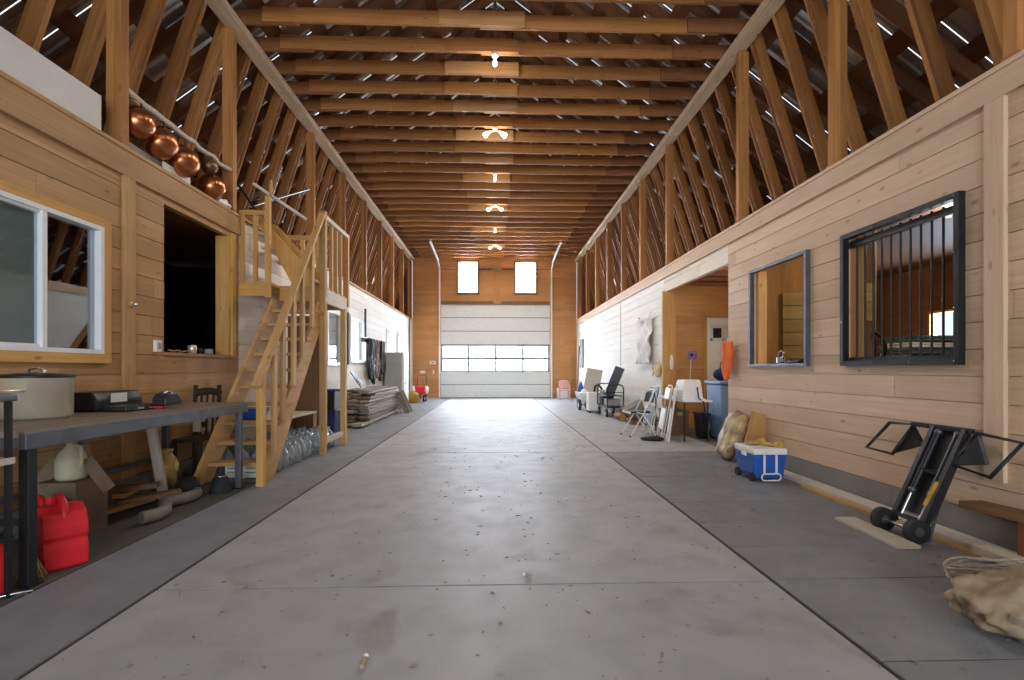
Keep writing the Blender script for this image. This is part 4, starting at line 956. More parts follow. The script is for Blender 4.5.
# orange jacket hanging at the doorway edge
t = thing('orange_vest', 'bright orange vest hanging on the wall at the doorway edge', 'vest', (3.33, 7.12, 1.0))
def vest(side):
    def f(u, v):
        wid = .14+.06*math.sin(PI*min(1, v*1.15))-.07*(1-v)**2*1.2
        y = 7.12+(u-.5)*2*wid+.02*math.sin(v*7)
        return (3.345-.02*side-.035*math.sin(PI*u)*side-.018*math.sin(u*17+v*3), y, 1.03+.12*abs(u-.55)*(1-v)+.57*v-.03*abs(u-.5)*v)
    return f
m = B(); m.sheet(vest(1), 24, 20); m.build('front_panel', M_ORANGE, t, fix=False, solid=.006)
m = B(); m.sheet(vest(.3), 12, 12); m.build('back_panel', M_ORANGE, t, fix=False, solid=.005)
B().tube([(3.365, 7.12, 1.66), (3.33, 7.12, 1.65), (3.32, 7.12, 1.60)], .008, 6).build('hook', M_CHROME, t)
# folding table in the doorway and things on, under and against it
t = thing('folding_table', 'small pale folding table with dark legs standing in the wide doorway', 'table', (3.32, 8.95, 0))
B().span((3.07, 8.14, .655), (3.56, 9.78, .685)).build('top', M_VINYL, t, bevel=.008)
for x in (3.12, 3.51):
    for y in (8.22, 9.7): B().cyl((x, y, 0), (x, y, .655), .013, 8).build('leg', M_BLACK, t)
m = B(); m.cyl((3.12, 9.7, .2), (3.51, 9.7, .2), .009, 8); m.build('crossbar', M_BLACK, t)
t = thing('white_tub', 'white plastic tub turned upside down on the folding table', 'tub', (3.27, 8.45, .687))
m = B(); V = []
for z, d in ((.688, 0), (.98, .03), (1.02, .045)): V += [(3.10+d, 8.26+d, z), (3.46-d, 8.26+d, z), (3.46-d, 8.66-d, z), (3.10+d, 8.66-d, z)]
m.add(V, [(3, 2, 1, 0), (8, 9, 10, 11)]+[(4*k+i, 4*k+(i+1) % 4, 4*k+4+(i+1) % 4, 4*k+4+i) for k in (0, 1) for i in range(4)]); m.build('tub', M_WPLAST, t, bevel=.02)
B().span((3.085, 8.245, .687), (3.475, 8.675, .715)).build('rim', M_WPLAST, t, bevel=.006)
m = B(); m.tube([(3.34, 8.235, .90), (3.36, 8.225, .72), (3.40, 8.12, .66), (3.42, 8.12, .50), (3.46, 8.13, .42)], .012, 6); tag(m.build('strap', M_NAVY), 'thin dark strap hanging over the table edge from the white tub', 'strap')
p = thing('pinwheel', 'purple foil pinwheel flower on a thin stick behind the white tub', 'pinwheel', (3.42, 8.85, .687))
B().cyl((3.44, 8.85, .687), (3.48, 8.85, 1.44), .007, 6).build('stick', W_CREAM, p)
for i in range(10):
    q = 2*PI*i/10; d = Vector((math.cos(q), 0, math.sin(q))); e = Vector((math.cos(q+.5), 0, math.sin(q+.5))); c0 = Vector((3.48, 8.83, 1.45))
    m = B(); m.add([tuple(c0), tuple(c0+d*.105), tuple(c0+e*.08+Vector((0, -.03, 0))), tuple(c0+e*.05)], [(0, 1, 2, 3)]); m.build('petal', M_PURP, p, fix=False, solid=.002)
B().ell((3.48, 8.81, 1.45), (.03, .015, .03)).build('centre', M_NAVY, p)
t = thing('wall_thermometer', 'small white oblong thermometer on the jamb of the wide doorway', 'thermometer', (3.5, 9.98, 1.25)); m = B(); m.ell((3.53, 9.985, 1.34), (.04, .012, .15), 14, 10); m.build('plate', M_WPLAST, t); B().cyl((3.53, 9.972, 1.24), (3.53, 9.972, 1.42), .006, 6).build('tube', M_PINK, t)
t = thing('wooden_chest', 'dark brown wooden chest on the floor under the folding table', 'chest', (3.32, 9.3, 0)); B().span((3.16, 9.0, 0), (3.5, 9.62, .40)).build('body', W_BROWN, t, bevel=.006); B().span((3.15, 8.99, .403), (3.51, 9.63, .45)).build('lid', W_BROWN, t, bevel=.006); B().span((3.29, 8.985, .36), (3.37, 8.999, .42)).build('hasp', M_BRASS, t)
t = thing('black_bin', 'black square bin on the floor between table and pale blue tub', 'bin', (3.6, 8.72, 0))
m = B(); V = []
for z, d in ((0, .03), (.42, 0)): V += [(3.53+d, 8.55+d, z), (3.69-d, 8.55+d, z), (3.69-d, 8.88-d, z), (3.53+d, 8.88-d, z)]
m.add(V, [(3, 2, 1, 0), (4, 5, 6, 7)]+[(i, (i+1) % 4, 4+(i+1) % 4, 4+i) for i in range(4)]); m.build('body', M_BLKP, t, bevel=.01); m = B(); m.span((3.52, 8.54, .41), (3.70, 8.89, .44)); m.build('rim', M_BLKP, t, bevel=.005)
t = thing('blue_bin', 'tall pale blue plastic bin in the wide doorway before the white door', 'bin', (4.0, 8.5, 0))
m = B(); V = []
for z, d in ((.02, .05), (.94, 0)): V += [(3.72+d, 8.2+d, z), (4.28-d, 8.2+d, z), (4.28-d, 8.8-d, z), (3.72+d, 8.8-d, z)]
m.add(V, [(3, 2, 1, 0), (4, 5, 6, 7)]+[(i, (i+1) % 4, 4+(i+1) % 4, 4+i) for i in range(4)]); m.build('body', M_LBLUE, t, bevel=.03)
B().span((3.70, 8.18, .942), (4.30, 8.82, 1.0)).build('lid', M_LBLUE, t, bevel=.02)
for x in (3.82, 4.18): B().cyl((x-.03, 8.74, .08), (x+.03, 8.74, .08), .08, 14).build('wheel', M_RUB, t)
for i, (x, y, r, lab) in enumerate([(3.86, 8.42, .16, 'navy cloth bag slumped on the pale blue bin'), (4.12, 8.55, .17, 'second navy bag on the pale blue bin, closer to the door')]):
    t = thing('cloth_bag', lab, 'bag', (x, y, 1.003), 0, 'navy bags'); m = B(); m.ell((x, y, 1.11), (r, r*.9, .11), 18, 12, lambda p: p*(1+.10*math.sin(p.x*30+p.z*20)*math.cos(p.y*25))); m.build('bag', M_NAVY, t); B().tube([(x-.06, y, 1.20), (x-.05, y-.03, 1.32+.04*i), (x+.04, y-.03, 1.36), (x+.07, y, 1.20)], .009, 6).build('strap', M_BLACK, t)
# folding chairs
def open_chair(name, lab, loc, rot):
    c = thing(name, lab, 'chair', loc, rot, 'folding chairs')
    for s_ in (-1, 1):
        x = s_*.21
        B().tube([(x, -.23, 0), (x*.96, .02, .40), (x*.92, .19, .72), (x*.9, .21, .80)], .011, 8).build('front_leg', M_WPLAST, c, world=False)
        B().tube([(x*.86, .27, 0), (x*.88, .03, .40), (x*.9, -.10, .43)], .011, 8).build('rear_leg', M_WPLAST, c, world=False)
        for yy in (-.23, .27): B().cyl((x*(1 if yy < 0 else .86), yy, 0), (x*(1 if yy < 0 else .86), yy, .025), .015, 8).build('rubber_foot', M_RUB, c, world=False)
    B().box((0, -.02, .43), (.38, .38, .03)).build('seat', M_BLKP, c, world=False, bevel=.012)
    m = B(); m.span((-.19, -.225, .41), (.19, -.205, .44)); m.build('seat_rim', M_WPLAST, c, world=False)
    def f(u, v): return ((u-.5)*.37, .20+.03*math.sin(PI*u)+.04*v, .60+.20*v-.0*u-.05*v*(2*u-1)**4)
    m = B(); m.sheet(f, 14, 6); m.build('backrest', M_BLKP, c, world=False, fix=False, solid=.025)
    m = B(); m.tube([(-.19, .21, .78), (-.15, .25, .83), (.15, .25, .83), (.19, .21, .78)], .011, 8); m.build('top_tube', M_WPLAST, c, world=False)
    return c
open_chair('folding_chair', 'open white framed folding chair with black seat and back beside the folding table', (2.58, 9.05, 0), -1.45)
def folded_chair(lab, loc, rot, pad, lean=.2):
    c = thing('folded_chair', lab, 'chair', loc, rot, 'folding chairs'); R = Rx(-lean)
    def T(p): return tuple(R @ Vector(p))
    B().tube([T(p) for p in ((-.20, 0, .012), (-.20, 0, .80), (-.17, 0, .90), (-.10, 0, .93), (.10, 0, .93), (.17, 0, .90), (.20, 0, .80), (.20, 0, .012))], .012, 8).build('outer_frame', M_WPLAST, c, world=False)
    B().tube([T(p) for p in ((-.17, -.035, .02), (-.17, -.035, .55), (.17, -.035, .55), (.17, -.035, .02))], .011, 8).build('inner_frame', M_WPLAST, c, world=False)
    B().box(T((0, -.02, .78)), (.36, .025, .20), R).build('backrest', pad, c, world=False, bevel=.008)
    B().box(T((0, -.03, .34)), (.33, .03, .36), R).build('seat', pad, c, world=False, bevel=.008)
    return c
folded_chair('folded white chair with dark pads leaning on the far end of the folding table', (2.86, 9.40, 0), -1.45, M_STEEL)
folded_chair('folded white chair leaning on the table just behind the open chair', (2.89, 8.72, 0), -1.7, M_WPLAST, .18)
folded_chair('folded white chair leaning on the table corner closest to the cooler', (2.88, 8.30, 0), -1.9, M_WPLAST, .14)
m = B(); m.ell((2.66, 8.42, .03), (.20, .15, .035), 18, 8, lambda p: p*(1+.12*math.sin(p.x*20))); tag(m.build('folded_mat', M_RUB), 'small dark folded mat on the floor in front of the folded chairs', 'mat')
# silver cloth and golden fish on the white wall
def cloth(u, v):
    w_ = .40+.12*abs(v-.45)*2; sag = .10*math.sin(PI*u) if v > .9 else 0
    return (3.34-.035*(1+math.sin(u*26+2.5*math.sin(v*6)))-.02*math.sin(v*16+u*8), 11.12+(u-.5)*2*w_+.03*math.sin(v*9), 1.32+1.12*v-.16*math.sin(PI*u)*v**4)
m = B(); m.sheet(cloth, 56, 50); tag(m.build('silver_cloth', M_CLOTH, fix=False, solid=.004), 'silvery white crumpled cloth hanging on the white wall beyond the doorway', 'cloth')
t = thing('golden_fish', 'gold painted fish-shaped plaque on the wall at the doorway corner', 'plaque', (3.36, 10.35, .98))
m = B(); m.ell((3.355, 10.33, 1.16), (.02, .22, .13), 20, 12); m.build('body', M_GOLD, t)
m = B(); m.prism([(10.50, 1.16), (10.66, 1.28), (10.62, 1.16), (10.66, 1.04)], 0, 3.345, 3.365); m.build('tail', M_GOLD, t); m = B(); m.prism([(10.22, 1.27), (10.42, 1.27), (10.38, 1.36), (10.30, 1.34)], 0, 3.348, 3.362); m.build('fin', M_GOLD, t)
B().ell((3.333, 10.20, 1.19), (.008, .02, .02)).build('eye', M_BLACK, t)
# grey tub, logs, black cart with hoops, leaning dark board
t = thing('metal_tub', 'tilted grey metal tub against the white wall beside the black hooped cart', 'tub', (3.08, 11.0, 0))
R = Ry(-.55); m = B(); m.lathe([(.001, -.13), (.17, -.13), (.24, .13), (.255, .14), (.24, .145), (.225, .125), (.155, -.11), (.001, -.11)], (3.08, 11.0, .29), 24, R); m.build('tub', M_GREYB, t)
for s_ in (-1, 1): B().tube([tuple(Vector((3.08, 11.0, .29))+R @ Vector(p)) for p in ((.05, s_*.23, .06), (.05, s_*.28, .07), (-.05, s_*.28, .07), (-.05, s_*.23, .06))], .008, 6).build('handle', M_CHROME, t)
tag(B().span((2.93, 10.75, 0), (3.25, 11.25, .10)).build('timber_offcut', W_BROWN, bevel=.004), 'flat brown timber offcut under the tilted grey tub', 'timber')
for i, (x, y, z, r, lab) in enumerate([(2.92, 11.65, .09, .09, 'brown log on the floor in front of the hooped cart, nearest the chairs'), (3.14, 11.7, .10, .10, 'brown log lying close to the white wall'), (2.95, 11.95, .085, .085, 'thin brown log beside the hooped cart wheels'), (3.04, 11.72, .25, .085, 'brown log resting on top of the other logs')]):
    g = thing('firewood_log', lab, 'log', (x, y, z-r), 0, 'firewood logs'); m = B(); n_ = 12
    m.tube([(x-.0, y-.20, z), (x+.01, y, z+.004), (x, y+.2, z)], [r, r*.97, r*.95], n_); m.build('bark', W_DARK, g)
    B().cyl((x, y-.206, z), (x, y-.199, z), r*.86, n_).build('cut_face', W_STAIR, g)
k_ = thing('hoop_cart', 'black metal utility cart with hooped end rails along the white wall', 'cart', (2.95, 12.95, 0))
B().span((2.76, 12.35, .24), (3.18, 13.55, .28)).build('deck', M_BLACK, k_); B().span((2.78, 12.4, .52), (3.16, 13.5, .545)).build('upper_deck', M_BLACK, k_)
for y in (12.36, 13.54):
    B().tube([(2.77, y, .26), (2.77, y, .72), (2.80, y, .79), (2.87, y, .81), (3.08, y, .81), (3.14, y, .79), (3.17, y, .72), (3.17, y, .26)], .016, 8).build('hoop', M_BLACK, k_); B().cyl((2.77, y, .62), (3.17, y, .62), .010, 8).build('cross_rail', M_BLACK, k_)
for x in (2.78, 3.16):
    for y in (12.5, 13.4): 
        q = B().cyl((x-.02, y, .10), (x+.02, y, .10), .10, 16).build('wheel', M_RUB, k_); B().cyl((x-.024, y, .10), (x+.024, y, .10), .04, 10).build('hub', M_CHROME, q)
    B().bar((x, 12.5, .12), (x, 12.5, .25), .02, .03).build('fork', M_BLACK, k_); B().bar((x, 13.4, .12), (x, 13.4, .25), .02, .03).build('fork', M_BLACK, k_)
tag(B().bar((2.86, 12.62, .548), (3.10, 12.42, 1.24), .24, .02, (0, 1, 0)).build('dark_board', M_STEEL), 'tall dark narrow board standing tilted on the black hooped cart', 'board')
for i, (x0, y0, z0, dx, dy, dz, mt, lab) in enumerate([(2.80, 12.95, .548, .3, .45, .10, M_BLKP, 'flat black case lying on the upper deck of the hooped cart'), (2.82, 12.5, .283, .3, .5, .16, M_GREYB, 'grey box on the lower deck of the hooped cart'), (2.80, 13.1, .283, .3, .35, .20, M_BLKP, 'black box on the lower deck at the far end of the hooped cart')]):
    t = thing('storage_box', lab, 'box', (x0+dx/2, y0+dy/2, z0)); B().span((x0, y0, z0), (x0+dx, y0+dy, z0+dz*.8)).build('box', mt, t, bevel=.008); B().span((x0-.005, y0-.005, z0+dz*.8+.002), (x0+dx+.005, y0+dy+.005, z0+dz)).build('lid', mt, t, bevel=.005)
t = thing('white_cabinet', 'small white cabinet on casters at the far end of the hooped cart', 'cabinet', (2.72, 13.9, 0)); B().span((2.55, 13.68, .06), (2.90, 14.05, .56)).build('body', M_WHITE, t, bevel=.012); B().span((2.57, 13.672, .10), (2.88, 13.68, .52)).build('door', M_VINYL, t, bevel=.003)
for x in (2.59, 2.86):
    for y in (13.72, 14.01): B().ell((x, y, .03), (.03, .03, .03), 10, 8).build('caster', M_RUB, t)
m = B(); m.tube([(2.75, 13.9, .575), (2.76, 13.85, .72), (2.84, 13.8, .78), (2.93, 13.78, .66), (2.92, 13.8, .58)], .03, 8); tag(m.build('black_hose', M_RUB), 'short black hose arched on top of the small white cabinet', 'hose')
# white wheelbarrow with its load
wb = thing('wheelbarrow', 'white tub wheelbarrow with black wheel near the far end of the white wall', 'wheelbarrow', (2.65, 14.9, 0))
m = B(); V = []
for z, d in ((.20, .09), (.52, 0)): V += [(2.42+d, 14.45+d, z), (2.96-d, 14.45+d, z), (2.96-d, 15.35-d*2, z), (2.42+d, 15.35-d*2, z)]
m.add(V, [(3, 2, 1, 0), (4, 5, 6, 7)]+[(i, (i+1) % 4, 4+(i+1) % 4, 4+i) for i in range(4)]); m.build('tub', M_WHITE, wb, bevel=.02)
q = B().cyl((2.43, 14.62, .16), (2.49, 14.62, .16), .16, 18).build('wheel', M_RUB, wb); B().cyl((2.425, 14.62, .16), (2.495, 14.62, .16), .06, 10).build('hub', M_CHROME, q)
q = B().cyl((2.88, 14.62, .16), (2.94, 14.62, .16), .16, 18).build('wheel', M_RUB, wb)
m = B(); m.cyl((2.46, 14.62, .16), (2.91, 14.62, .16), .012, 8); m.build('axle', M_STEEL, wb)
for x in (2.5, 2.88): B().tube([(x, 14.5, .19), (x, 15.3, .19), (x, 15.6, .55)], .015, 8).build('shaft', M_BLACK, wb); B().cyl((x, 15.3, 0), (x, 15.3, .19), .013, 8).build('stand_leg', M_BLACK, wb)
t = thing('blue_jug', 'blue plastic jug standing in the white wheelbarrow', 'jug', (2.52, 15.0, .2)); B().lathe([(.001, .21), (.09, .21), (.10, .24), (.10, .62), (.06, .72), (.035, .76), (.035, .80), (.001, .80)], (2.55, 14.95, 0)).build('body', M_BLUE, t); B().cyl((2.55, 14.95, .80), (2.55, 14.95, .84), .042).build('cap', M_WPLAST, t)
tag(B().lathe([(.001, .215), (.11, .215), (.12, .24), (.12, .50), (.08, .58), (.03, .62), (.001, .62)], (2.60, 14.68, 0)).build('white_jug', M_WPLAST), 'white plastic jug beside the blue one in the wheelbarrow', 'jug')
tag(B().bar((2.74, 14.72, .22), (2.92, 14.66, 1.20), .46, .05, (0, 1, 0)).build('beige_board', M_CREAM, bevel=.01), 'large beige padded board tilted upright in the white wheelbarrow', 'board')
m = B(); m.ell((2.72, 14.28, .20), (.17, .14, .21), 20, 12, lambda p: p*(1+.09*math.sin(p.x*25+p.z*18))); tag(m.build('green_sack', M_GREEN), 'dark green sack slumped between wheelbarrow and small white cabinet', 'sack')
# far corner, stall side
c = thing('plastic_chair', 'small pinkish plastic chair against the far wall by the door track', 'chair', (2.72, 19.6, 0))
B().span((2.50, 19.4, .36), (2.92, 19.8, .40)).build('seat', M_PINK, c, bevel=.015)
m = B(); m.sheet(lambda u, v: (2.51+.40*u, 19.80+.05*v+.03*math.sin(PI*u), .40+.36*v-.05*v*(2*u-1)**4), 10, 6); m.build('backrest', M_PINK, c, fix=False, solid=.025)
for x in (2.53, 2.89):
    for y in (19.43, 19.78): B().cyl((x, y, 0), (x, y, .37), .022, 8).build('leg', M_PINK, c)
    B().tube([(x, 19.43, .37), (x, 19.43, .56), (x, 19.82, .58)], .02, 8).build('armrest', M_PINK, c)
pole('tall thin dark pole leaning in the far corner behind the pink chair', (3.16, 19.4, 0), (3.34, 19.9, 2.1), .022, M_BLEATH, 'leaning_pole')
pole('shorter brown stick leaning on the far wall beside the dark pole', (2.98, 20.4, 0), (3.22, 20.83, 1.75), .03, W_PLY, 'leaning_stick')
t = thing('wall_panel_box', 'narrow pale electrical box on the white wall at the far corner', 'box', (3.37, 19.5, 1.25)); B().span((3.33, 19.2, 1.25), (3.385, 19.75, 2.35)).build('cover', M_GREYB, t, bevel=.01); B().span((3.322, 19.3, 1.75), (3.33, 19.34, 1.85)).build('latch', M_CHROME, t)
tag(B().span((2.55, 20.4, 0), (2.95, 20.8, .42)).build('white_box', M_WPLAST, bevel=.02), 'low white box against the far wall behind the pink chair', 'box')

# ---------------------------------------------------------------- hand truck, plank, timbers
h = thing('hand_truck', 'black folding stair-climbing hand truck leaning on the wall with both side loops folded out', 'hand truck', (3.0, 3.53, 0))
def hp(y, s_): return (2.96+.32*s_, y, .09+.68*s_)     # along the lean, s 0..1
for y in (3.38, 3.68):
    q = B().cyl((2.90, y-.025, .083), (2.90, y+.025, .083), .083, 22).build('wheel', M_RUB, h); B().cyl((2.90, y-.028, .083), (2.90, y+.028, .083), .032, 14).build('hub', M_STEEL, q)
B().cyl((2.90, 3.36, .083), (2.90, 3.70, .083), .012).build('axle', M_CHROME, h)
for y in (3.45, 3.61):
    B().tube([hp(y, .02), hp(y, .45)], .011, 10).build('chrome_rod', M_CHROME, h); B().tube([hp(y, .34), hp(y, .98)], .021, 10).build('rail', M_BLACK, h)
for y in (3.405, 3.655): B().bar(hp(y, .0), hp(y, 1.0), .035, .05, (1, 0, 0)).build('side_channel', M_BLACK, h)
m = B(); a, b_ = Vector(hp(3.53, .12)), Vector(hp(3.53, .99)); m.bar(a+Vector((.045, 0, -.02)), b_+Vector((.03, 0, -.01)), .26, .012, (1, 0, 0)); m.build('back_plate', M_BLKP, h)
B().bar(hp(3.36, 1.0), hp(3.86, 1.0), .04, .035).build('top_bar', M_BLACK, h, bevel=.005)
B().bar(hp(3.40, .55), hp(3.66, .55), .02, .03).build('cross_brace', M_BLACK, h); B().bar(hp(3.40, .06), hp(3.66, .06), .03, .03).build('foot_brace', M_STEEL, h)
# side loops
def loop(P, nm): B().tube(P, .014, 8, True).build(nm, M_BLACK, h)
loop([(3.18, 4.22, .53), (3.29, 4.10, .755), (3.29, 3.86, .765), (3.18, 3.94, .52)], 'side_loop')
loop([(3.17, 3.42, .54), (3.28, 3.33, .765), (3.30, 3.05, .735), (3.19, 3.15, .50)], 'side_loop')
m = B(); m.add([(3.19, 3.95, .52), (3.29, 3.86, .76), (3.27, 3.74, .62), (3.20, 3.95, .52), (3.30, 3.86, .76), (3.28, 3.74, .62)], [(0, 1, 2), (5, 4, 3), (0, 3, 4, 1), (1, 4, 5, 2), (2, 5, 3, 0)]); m.build('gusset', M_BLACK, h)
m = B(); m.bar((3.26, 3.66, .62), (3.26, 3.80, .63), .05, .03); m.build('loop_arm', M_BLACK, h)
m = B(); m.add([(3.18, 3.40, .53), (3.28, 3.33, .75), (3.29, 3.28, .56), (3.20, 3.39, .53), (3.30, 3.32, .75), (3.31, 3.27, .56)], [(0, 1, 2), (5, 4, 3), (0, 3, 4, 1), (1, 4, 5, 2), (2, 5, 3, 0)]); m.build('gusset', M_BLACK, h)
B().bar((2.96, 3.385, .26), (3.05, 3.385, .42), .004, .028, (1, 0, 0)).build('yellow_sticker', M_GOLD, h)
B().bar((3.0, 3.40, .0), (3.2, 3.44, .54), .014, .02, (1, 0, 0)).build('kick_leg', M_STEEL, h)
for y, s_ in ((3.45, .33), (3.61, .33), (3.45, .95), (3.61, .95)): B().ell(hp(y, s_), (.027, .027, .027), 10, 8).build('collar', M_STEEL, h)
m = B(); m.add([(2.66, 3.24, 0), (2.87, 3.30, 0), (2.86, 3.94, 0), (2.72, 3.93, 0), (2.66, 3.24, .022), (2.87, 3.30, .022), (2.86, 3.94, .022), (2.72, 3.93, .022)], [(3, 2, 1, 0), (4, 5, 6, 7)]+[(i, (i+1) % 4, 4+(i+1) % 4, 4+i) for i in range(4)], [[(p*.3, 4) for p in range(4)]]*6)
m = B(); m.bar((2.755, 3.27, .012), (2.785, 3.93, .012), .16, .022); tag(m.build('flat_plank', W_CREAM, bevel=.002), 'short pale plank lying flat on the floor in front of the hand truck wheels', 'plank')
tag(B().bar((3.22, 2.35, .02), (3.26, 5.75, .02), .16, .038).build('floor_timber', W_MID, bevel=.003), 'long flat timber on the floor along the foot of the stall-side wall', 'timber')
tag(B().bar((3.09, 2.3, .012), (3.11, 5.0, .012), .05, .022).build('thin_lath', W_STAIR), 'thin wooden lath on the floor beside the long flat timber', 'lath')
tag(B().bar((3.30, 2.5, .30), (3.28, 3.38, .27), .17, .045, (0, 0, 1)).build('brown_plank', W_BROWN, bevel=.003), 'short brown plank propped level on blocks against the wall past the hand truck', 'plank')
for y in (2.62, 2.98): tag(B().span((3.24, y-.05, .041), (3.35, y+.05, .255)).build('support_block', W_DARK, bevel=.004), 'dark wooden block under the brown plank, %s' % ('away from the hand truck' if y < 2.8 else 'closer to the hand truck'), 'block', 'blocks under the brown plank')
tag(B().bar((3.05, 2.45, .055), (3.10, 3.12, .055), .11, .06).build('pale_beam', W_CREAM, bevel=.003), 'pale sawn beam end on the floor in front of the propped brown plank', 'beam')
# canvas sack and rope coil
from mathutils import noise
def canv(p):
    n = noise.noise(p*5)*.07+noise.noise(p*17+Vector((4, 1, 2)))*.02-abs(noise.noise(p*8+Vector((7, 3, 1))))*.10-abs(noise.noise(p*16+Vector((1, 3, 5))))*.06+noise.noise(p*36)*.012+.04
    return p+p.normalized()*n*(1 if p.z > -.1 else .25)
t = thing('canvas_sack', 'crumpled tan canvas sack on the floor near the wall, in front of the rope coil', 'sack', (2.54, 2.14, 0))
m = B(); m.ell((2.56, 2.14, .12), (.42, .25, .15), 72, 48, canv, Rz(-.30)); m.v = [Vector((v.x, v.y, max(v.z, .002))) for v in m.v]; m.build('sack', M_CANVAS, t)
m = B(); P_ = []
for i in range(150):
    q = i*.25; r = .20+.04*math.sin(i*.37)+.02*math.sin(i*.11); P_.append((2.80+r*math.cos(q)*1.25, 2.72+r*.6*math.sin(q), .012+.0007*i+.010*math.sin(i*.9)))
m.tube(P_, .0075, 7); tag(m.build('rope_coil', M_ROPE), 'loose coil of pale rope on the floor behind the tan canvas sack', 'rope')

# ---------------------------------------------------------------- inside the stall openings
t = thing('hand_lantern', 'silver handled lantern on the sill of the unbarred opening', 'lantern', (3.5, 6.0, 1.25))
B().cyl((3.50, 6.08, 1.252), (3.50, 6.08, 1.34), .045, 16).build('base', M_CHROME, t); B().tube([(3.50, 6.04, 1.33), (3.50, 6.02, 1.40), (3.50, 6.08, 1.42), (3.50, 6.12, 1.40), (3.50, 6.12, 1.33)], .008, 6).build('handle', M_CHROME, t); B().cyl((3.47, 6.02, 1.30), (3.43, 5.98, 1.31), .03, 12).build('lens_head', M_GREYB, t)
m = B(); m.ell((3.50, 5.72, 1.285), (.07, .20, .035), 18, 10, lambda p: p*(1+.2*math.sin(p.y*35+p.x*20))); tag(m.build('dark_cloth', M_BLKP), 'crumpled dark cloth on the sill of the unbarred opening', 'cloth')
t = thing('plank_gate', 'light plank panel standing inside the room behind the unbarred opening', 'panel', (4.5, 6.95, 0))
for i in range(12): B().span((4.12, 7.09, .02+.19*i), (4.75, 7.115, .20+.19*i)).build('plank', W_YEL, t)
for x in (4.2, 4.68): B().span((x-.04, 7.117, 0), (x+.04, 7.14, 2.3)).build('batten', W_YEL, t)
t = thing('stall_table', 'dark rough table inside the barred stall carrying folded blankets', 'table', (5.8, 6.7, 0)); B().span((5.0, 6.3, 1.16), (6.6, 7.1, 1.22)).build('top', W_DARK, t)
for x in (5.05, 6.55):
    for y in (6.35, 7.05): B().span((x-.04, y-.04, 0), (x+.04, y+.04, 1.16)).build('leg', W_DARK, t)
for i, (x0, x1, mt, lab) in enumerate([(5.3, 6.4, M_TEAL, 'teal patterned folded blanket lowest on the table in the barred stall'), (5.35, 6.3, M_CANVAS, 'tan folded blanket in the middle of the stall pile'), (5.4, 6.35, M_TEAL, 'teal patterned folded blanket third from the table in the stall pile'), (5.45, 6.3, M_CLOTH, 'pale folded blanket second from the top in the stall pile'), (5.5, 6.35, M_TEAL, 'teal patterned folded blanket topmost in the stall pile')]):
    z = 1.222+.085*i; t = thing('folded_blanket', lab, 'blanket', ((x0+x1)/2, 6.7, z), 0, 'blankets in the stall'); B().span((x0, 6.4, z), (x1, 7.0, z+.038)).build('fold', mt, t, bevel=.015); B().span((x0+.02, 6.42, z+.04), (x1-.02, 6.98, z+.08)).build('fold', mt, t, bevel=.015)
t = thing('bridle_bundle', 'bundle of bright bits and straps hanging inside the barred stall', 'bridle', (4.6, 5.95, 1.2))
for i in range(6):
    y = 5.9+.03*i; m = B(); m.tube([(4.58+.07*math.sin(q)+.02*i, y+.05*math.cos(q*2), 1.65-.4*(1-math.cos(q))/2) for q in [2*PI*k/18 for k in range(18)]], .012, 6, True); m.build('strap', M_LEATH, t); m = B(); m.tube([(4.58+.03*i, y-.02+.035*math.cos(q), 1.35+.06*(i % 3)+.035*math.sin(q)) for q in [2*PI*k/12 for k in range(12)]], .007, 5, True); m.build('bit_ring', M_CHROME, t)
B().cyl((4.62, 5.98, 1.64), (4.62, 5.98, 2.98), .006, 6).build('hanging_cord', M_CANVAS, t)

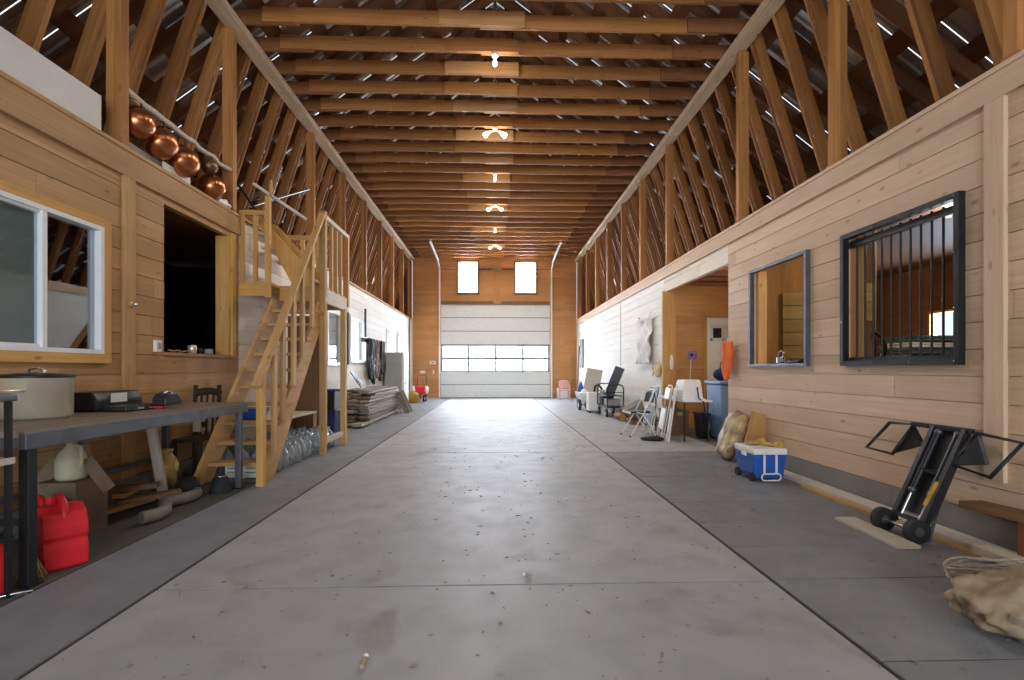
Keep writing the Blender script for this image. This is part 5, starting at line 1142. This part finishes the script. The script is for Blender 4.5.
# ---------------------------------------------------------------- floor litter
m = B(); rg = random.Random(3)
for i in range(900):
    y = .9+9*rg.random()**1.6; x = rg.uniform(-1.9, 3.1); r = rg.uniform(.003, .013); a = rg.uniform(0, PI)
    c0 = Vector((x, y, .003)); d = Vector((math.cos(a), math.sin(a), 0))*r*rg.uniform(1, 2.2); e = Vector((-math.sin(a), math.cos(a), 0))*r*.6
    m.add([tuple(c0-d), tuple(c0+e+Vector((0, 0, .004))), tuple(c0+d), tuple(c0-e), tuple(c0-Vector((0, 0, .003)))], [(0, 1, 2, 3), (0, 4, 1), (1, 4, 2), (2, 4, 3), (3, 4, 0)])
o = tag(m.build('floor_litter', M_DIRT), 'scattered chips, straw bits and specks over the concrete floor', 'litter'); o['kind'] = 'stuff'
def stub(x, y, s_, lab, rot):
    t = thing('wood_stub', lab, 'stub', (x, y, 0), rot, 'stubs on the floor')
    B().tube([(-.006*s_, -.014*s_, .012*s_), (0, 0, .016*s_), (.01*s_, .02*s_, .026*s_)], [.011*s_, .013*s_, .009*s_], 8).build('body', M_CANVAS, t, world=False); B().ell((.011*s_, .022*s_, .028*s_), (.011*s_, .010*s_, .010*s_), 8, 6).build('tip', M_WPLAST, t, world=False)
stub(-.53, 2.05, 1.1, 'pale tan stub lying on the near concrete slab', .3)
stub(.19, 2.88, 1.0, 'small pale stub on the slab joint in the middle of the hall', 2.0)

l = thing('added_stall_lamp', 'added unseen bulb lamp on the ceiling of the room behind the stall openings', 'lamp', (4.9, 5.3, 3.0))  # unseen bulb added to brighten the stall interior
B().lathe([(.001, 0), (.06, 0), (.06, -.02), (.03, -.05), (.001, -.05)], n=14).build('holder', M_PORC, l, world=False); B().lathe([(.001, -.16), (.022, -.155), (.033, -.13), (.03, -.10), (.015, -.065), (.015, -.04), (.001, -.04)], n=14).build('bulb', M_BULB, l, world=False)
pl = bpy.data.lights.new('bulb_light', 'POINT'); pl.energy = 30; pl.color = (1, .82, .6); pl.shadow_soft_size = .06
po = bpy.data.objects.new('bulb_light', pl); COL.objects.link(po); po.location = (0, 0, -.24); po.parent = l

l = thing('added_recess_lamp', 'added unseen bulb lamp on the ceiling of the doorway recess', 'lamp', (4.35, 7.375, 2.86))  # added bulb, hidden by the wall, to lift the recess and its door
B().lathe([(.001, 0), (.06, 0), (.06, -.02), (.03, -.05), (.001, -.05)], n=14).build('holder', M_PORC, l, world=False); B().lathe([(.001, -.16), (.022, -.155), (.033, -.13), (.03, -.10), (.015, -.065), (.015, -.04), (.001, -.04)], n=14).build('bulb', M_BULB, l, world=False)
pl = bpy.data.lights.new('bulb_light', 'POINT'); pl.energy = 26; pl.color = (1, .93, .84); pl.shadow_soft_size = .06
po = bpy.data.objects.new('bulb_light', pl); COL.objects.link(po); po.location = (0, 0, -.24); po.parent = l
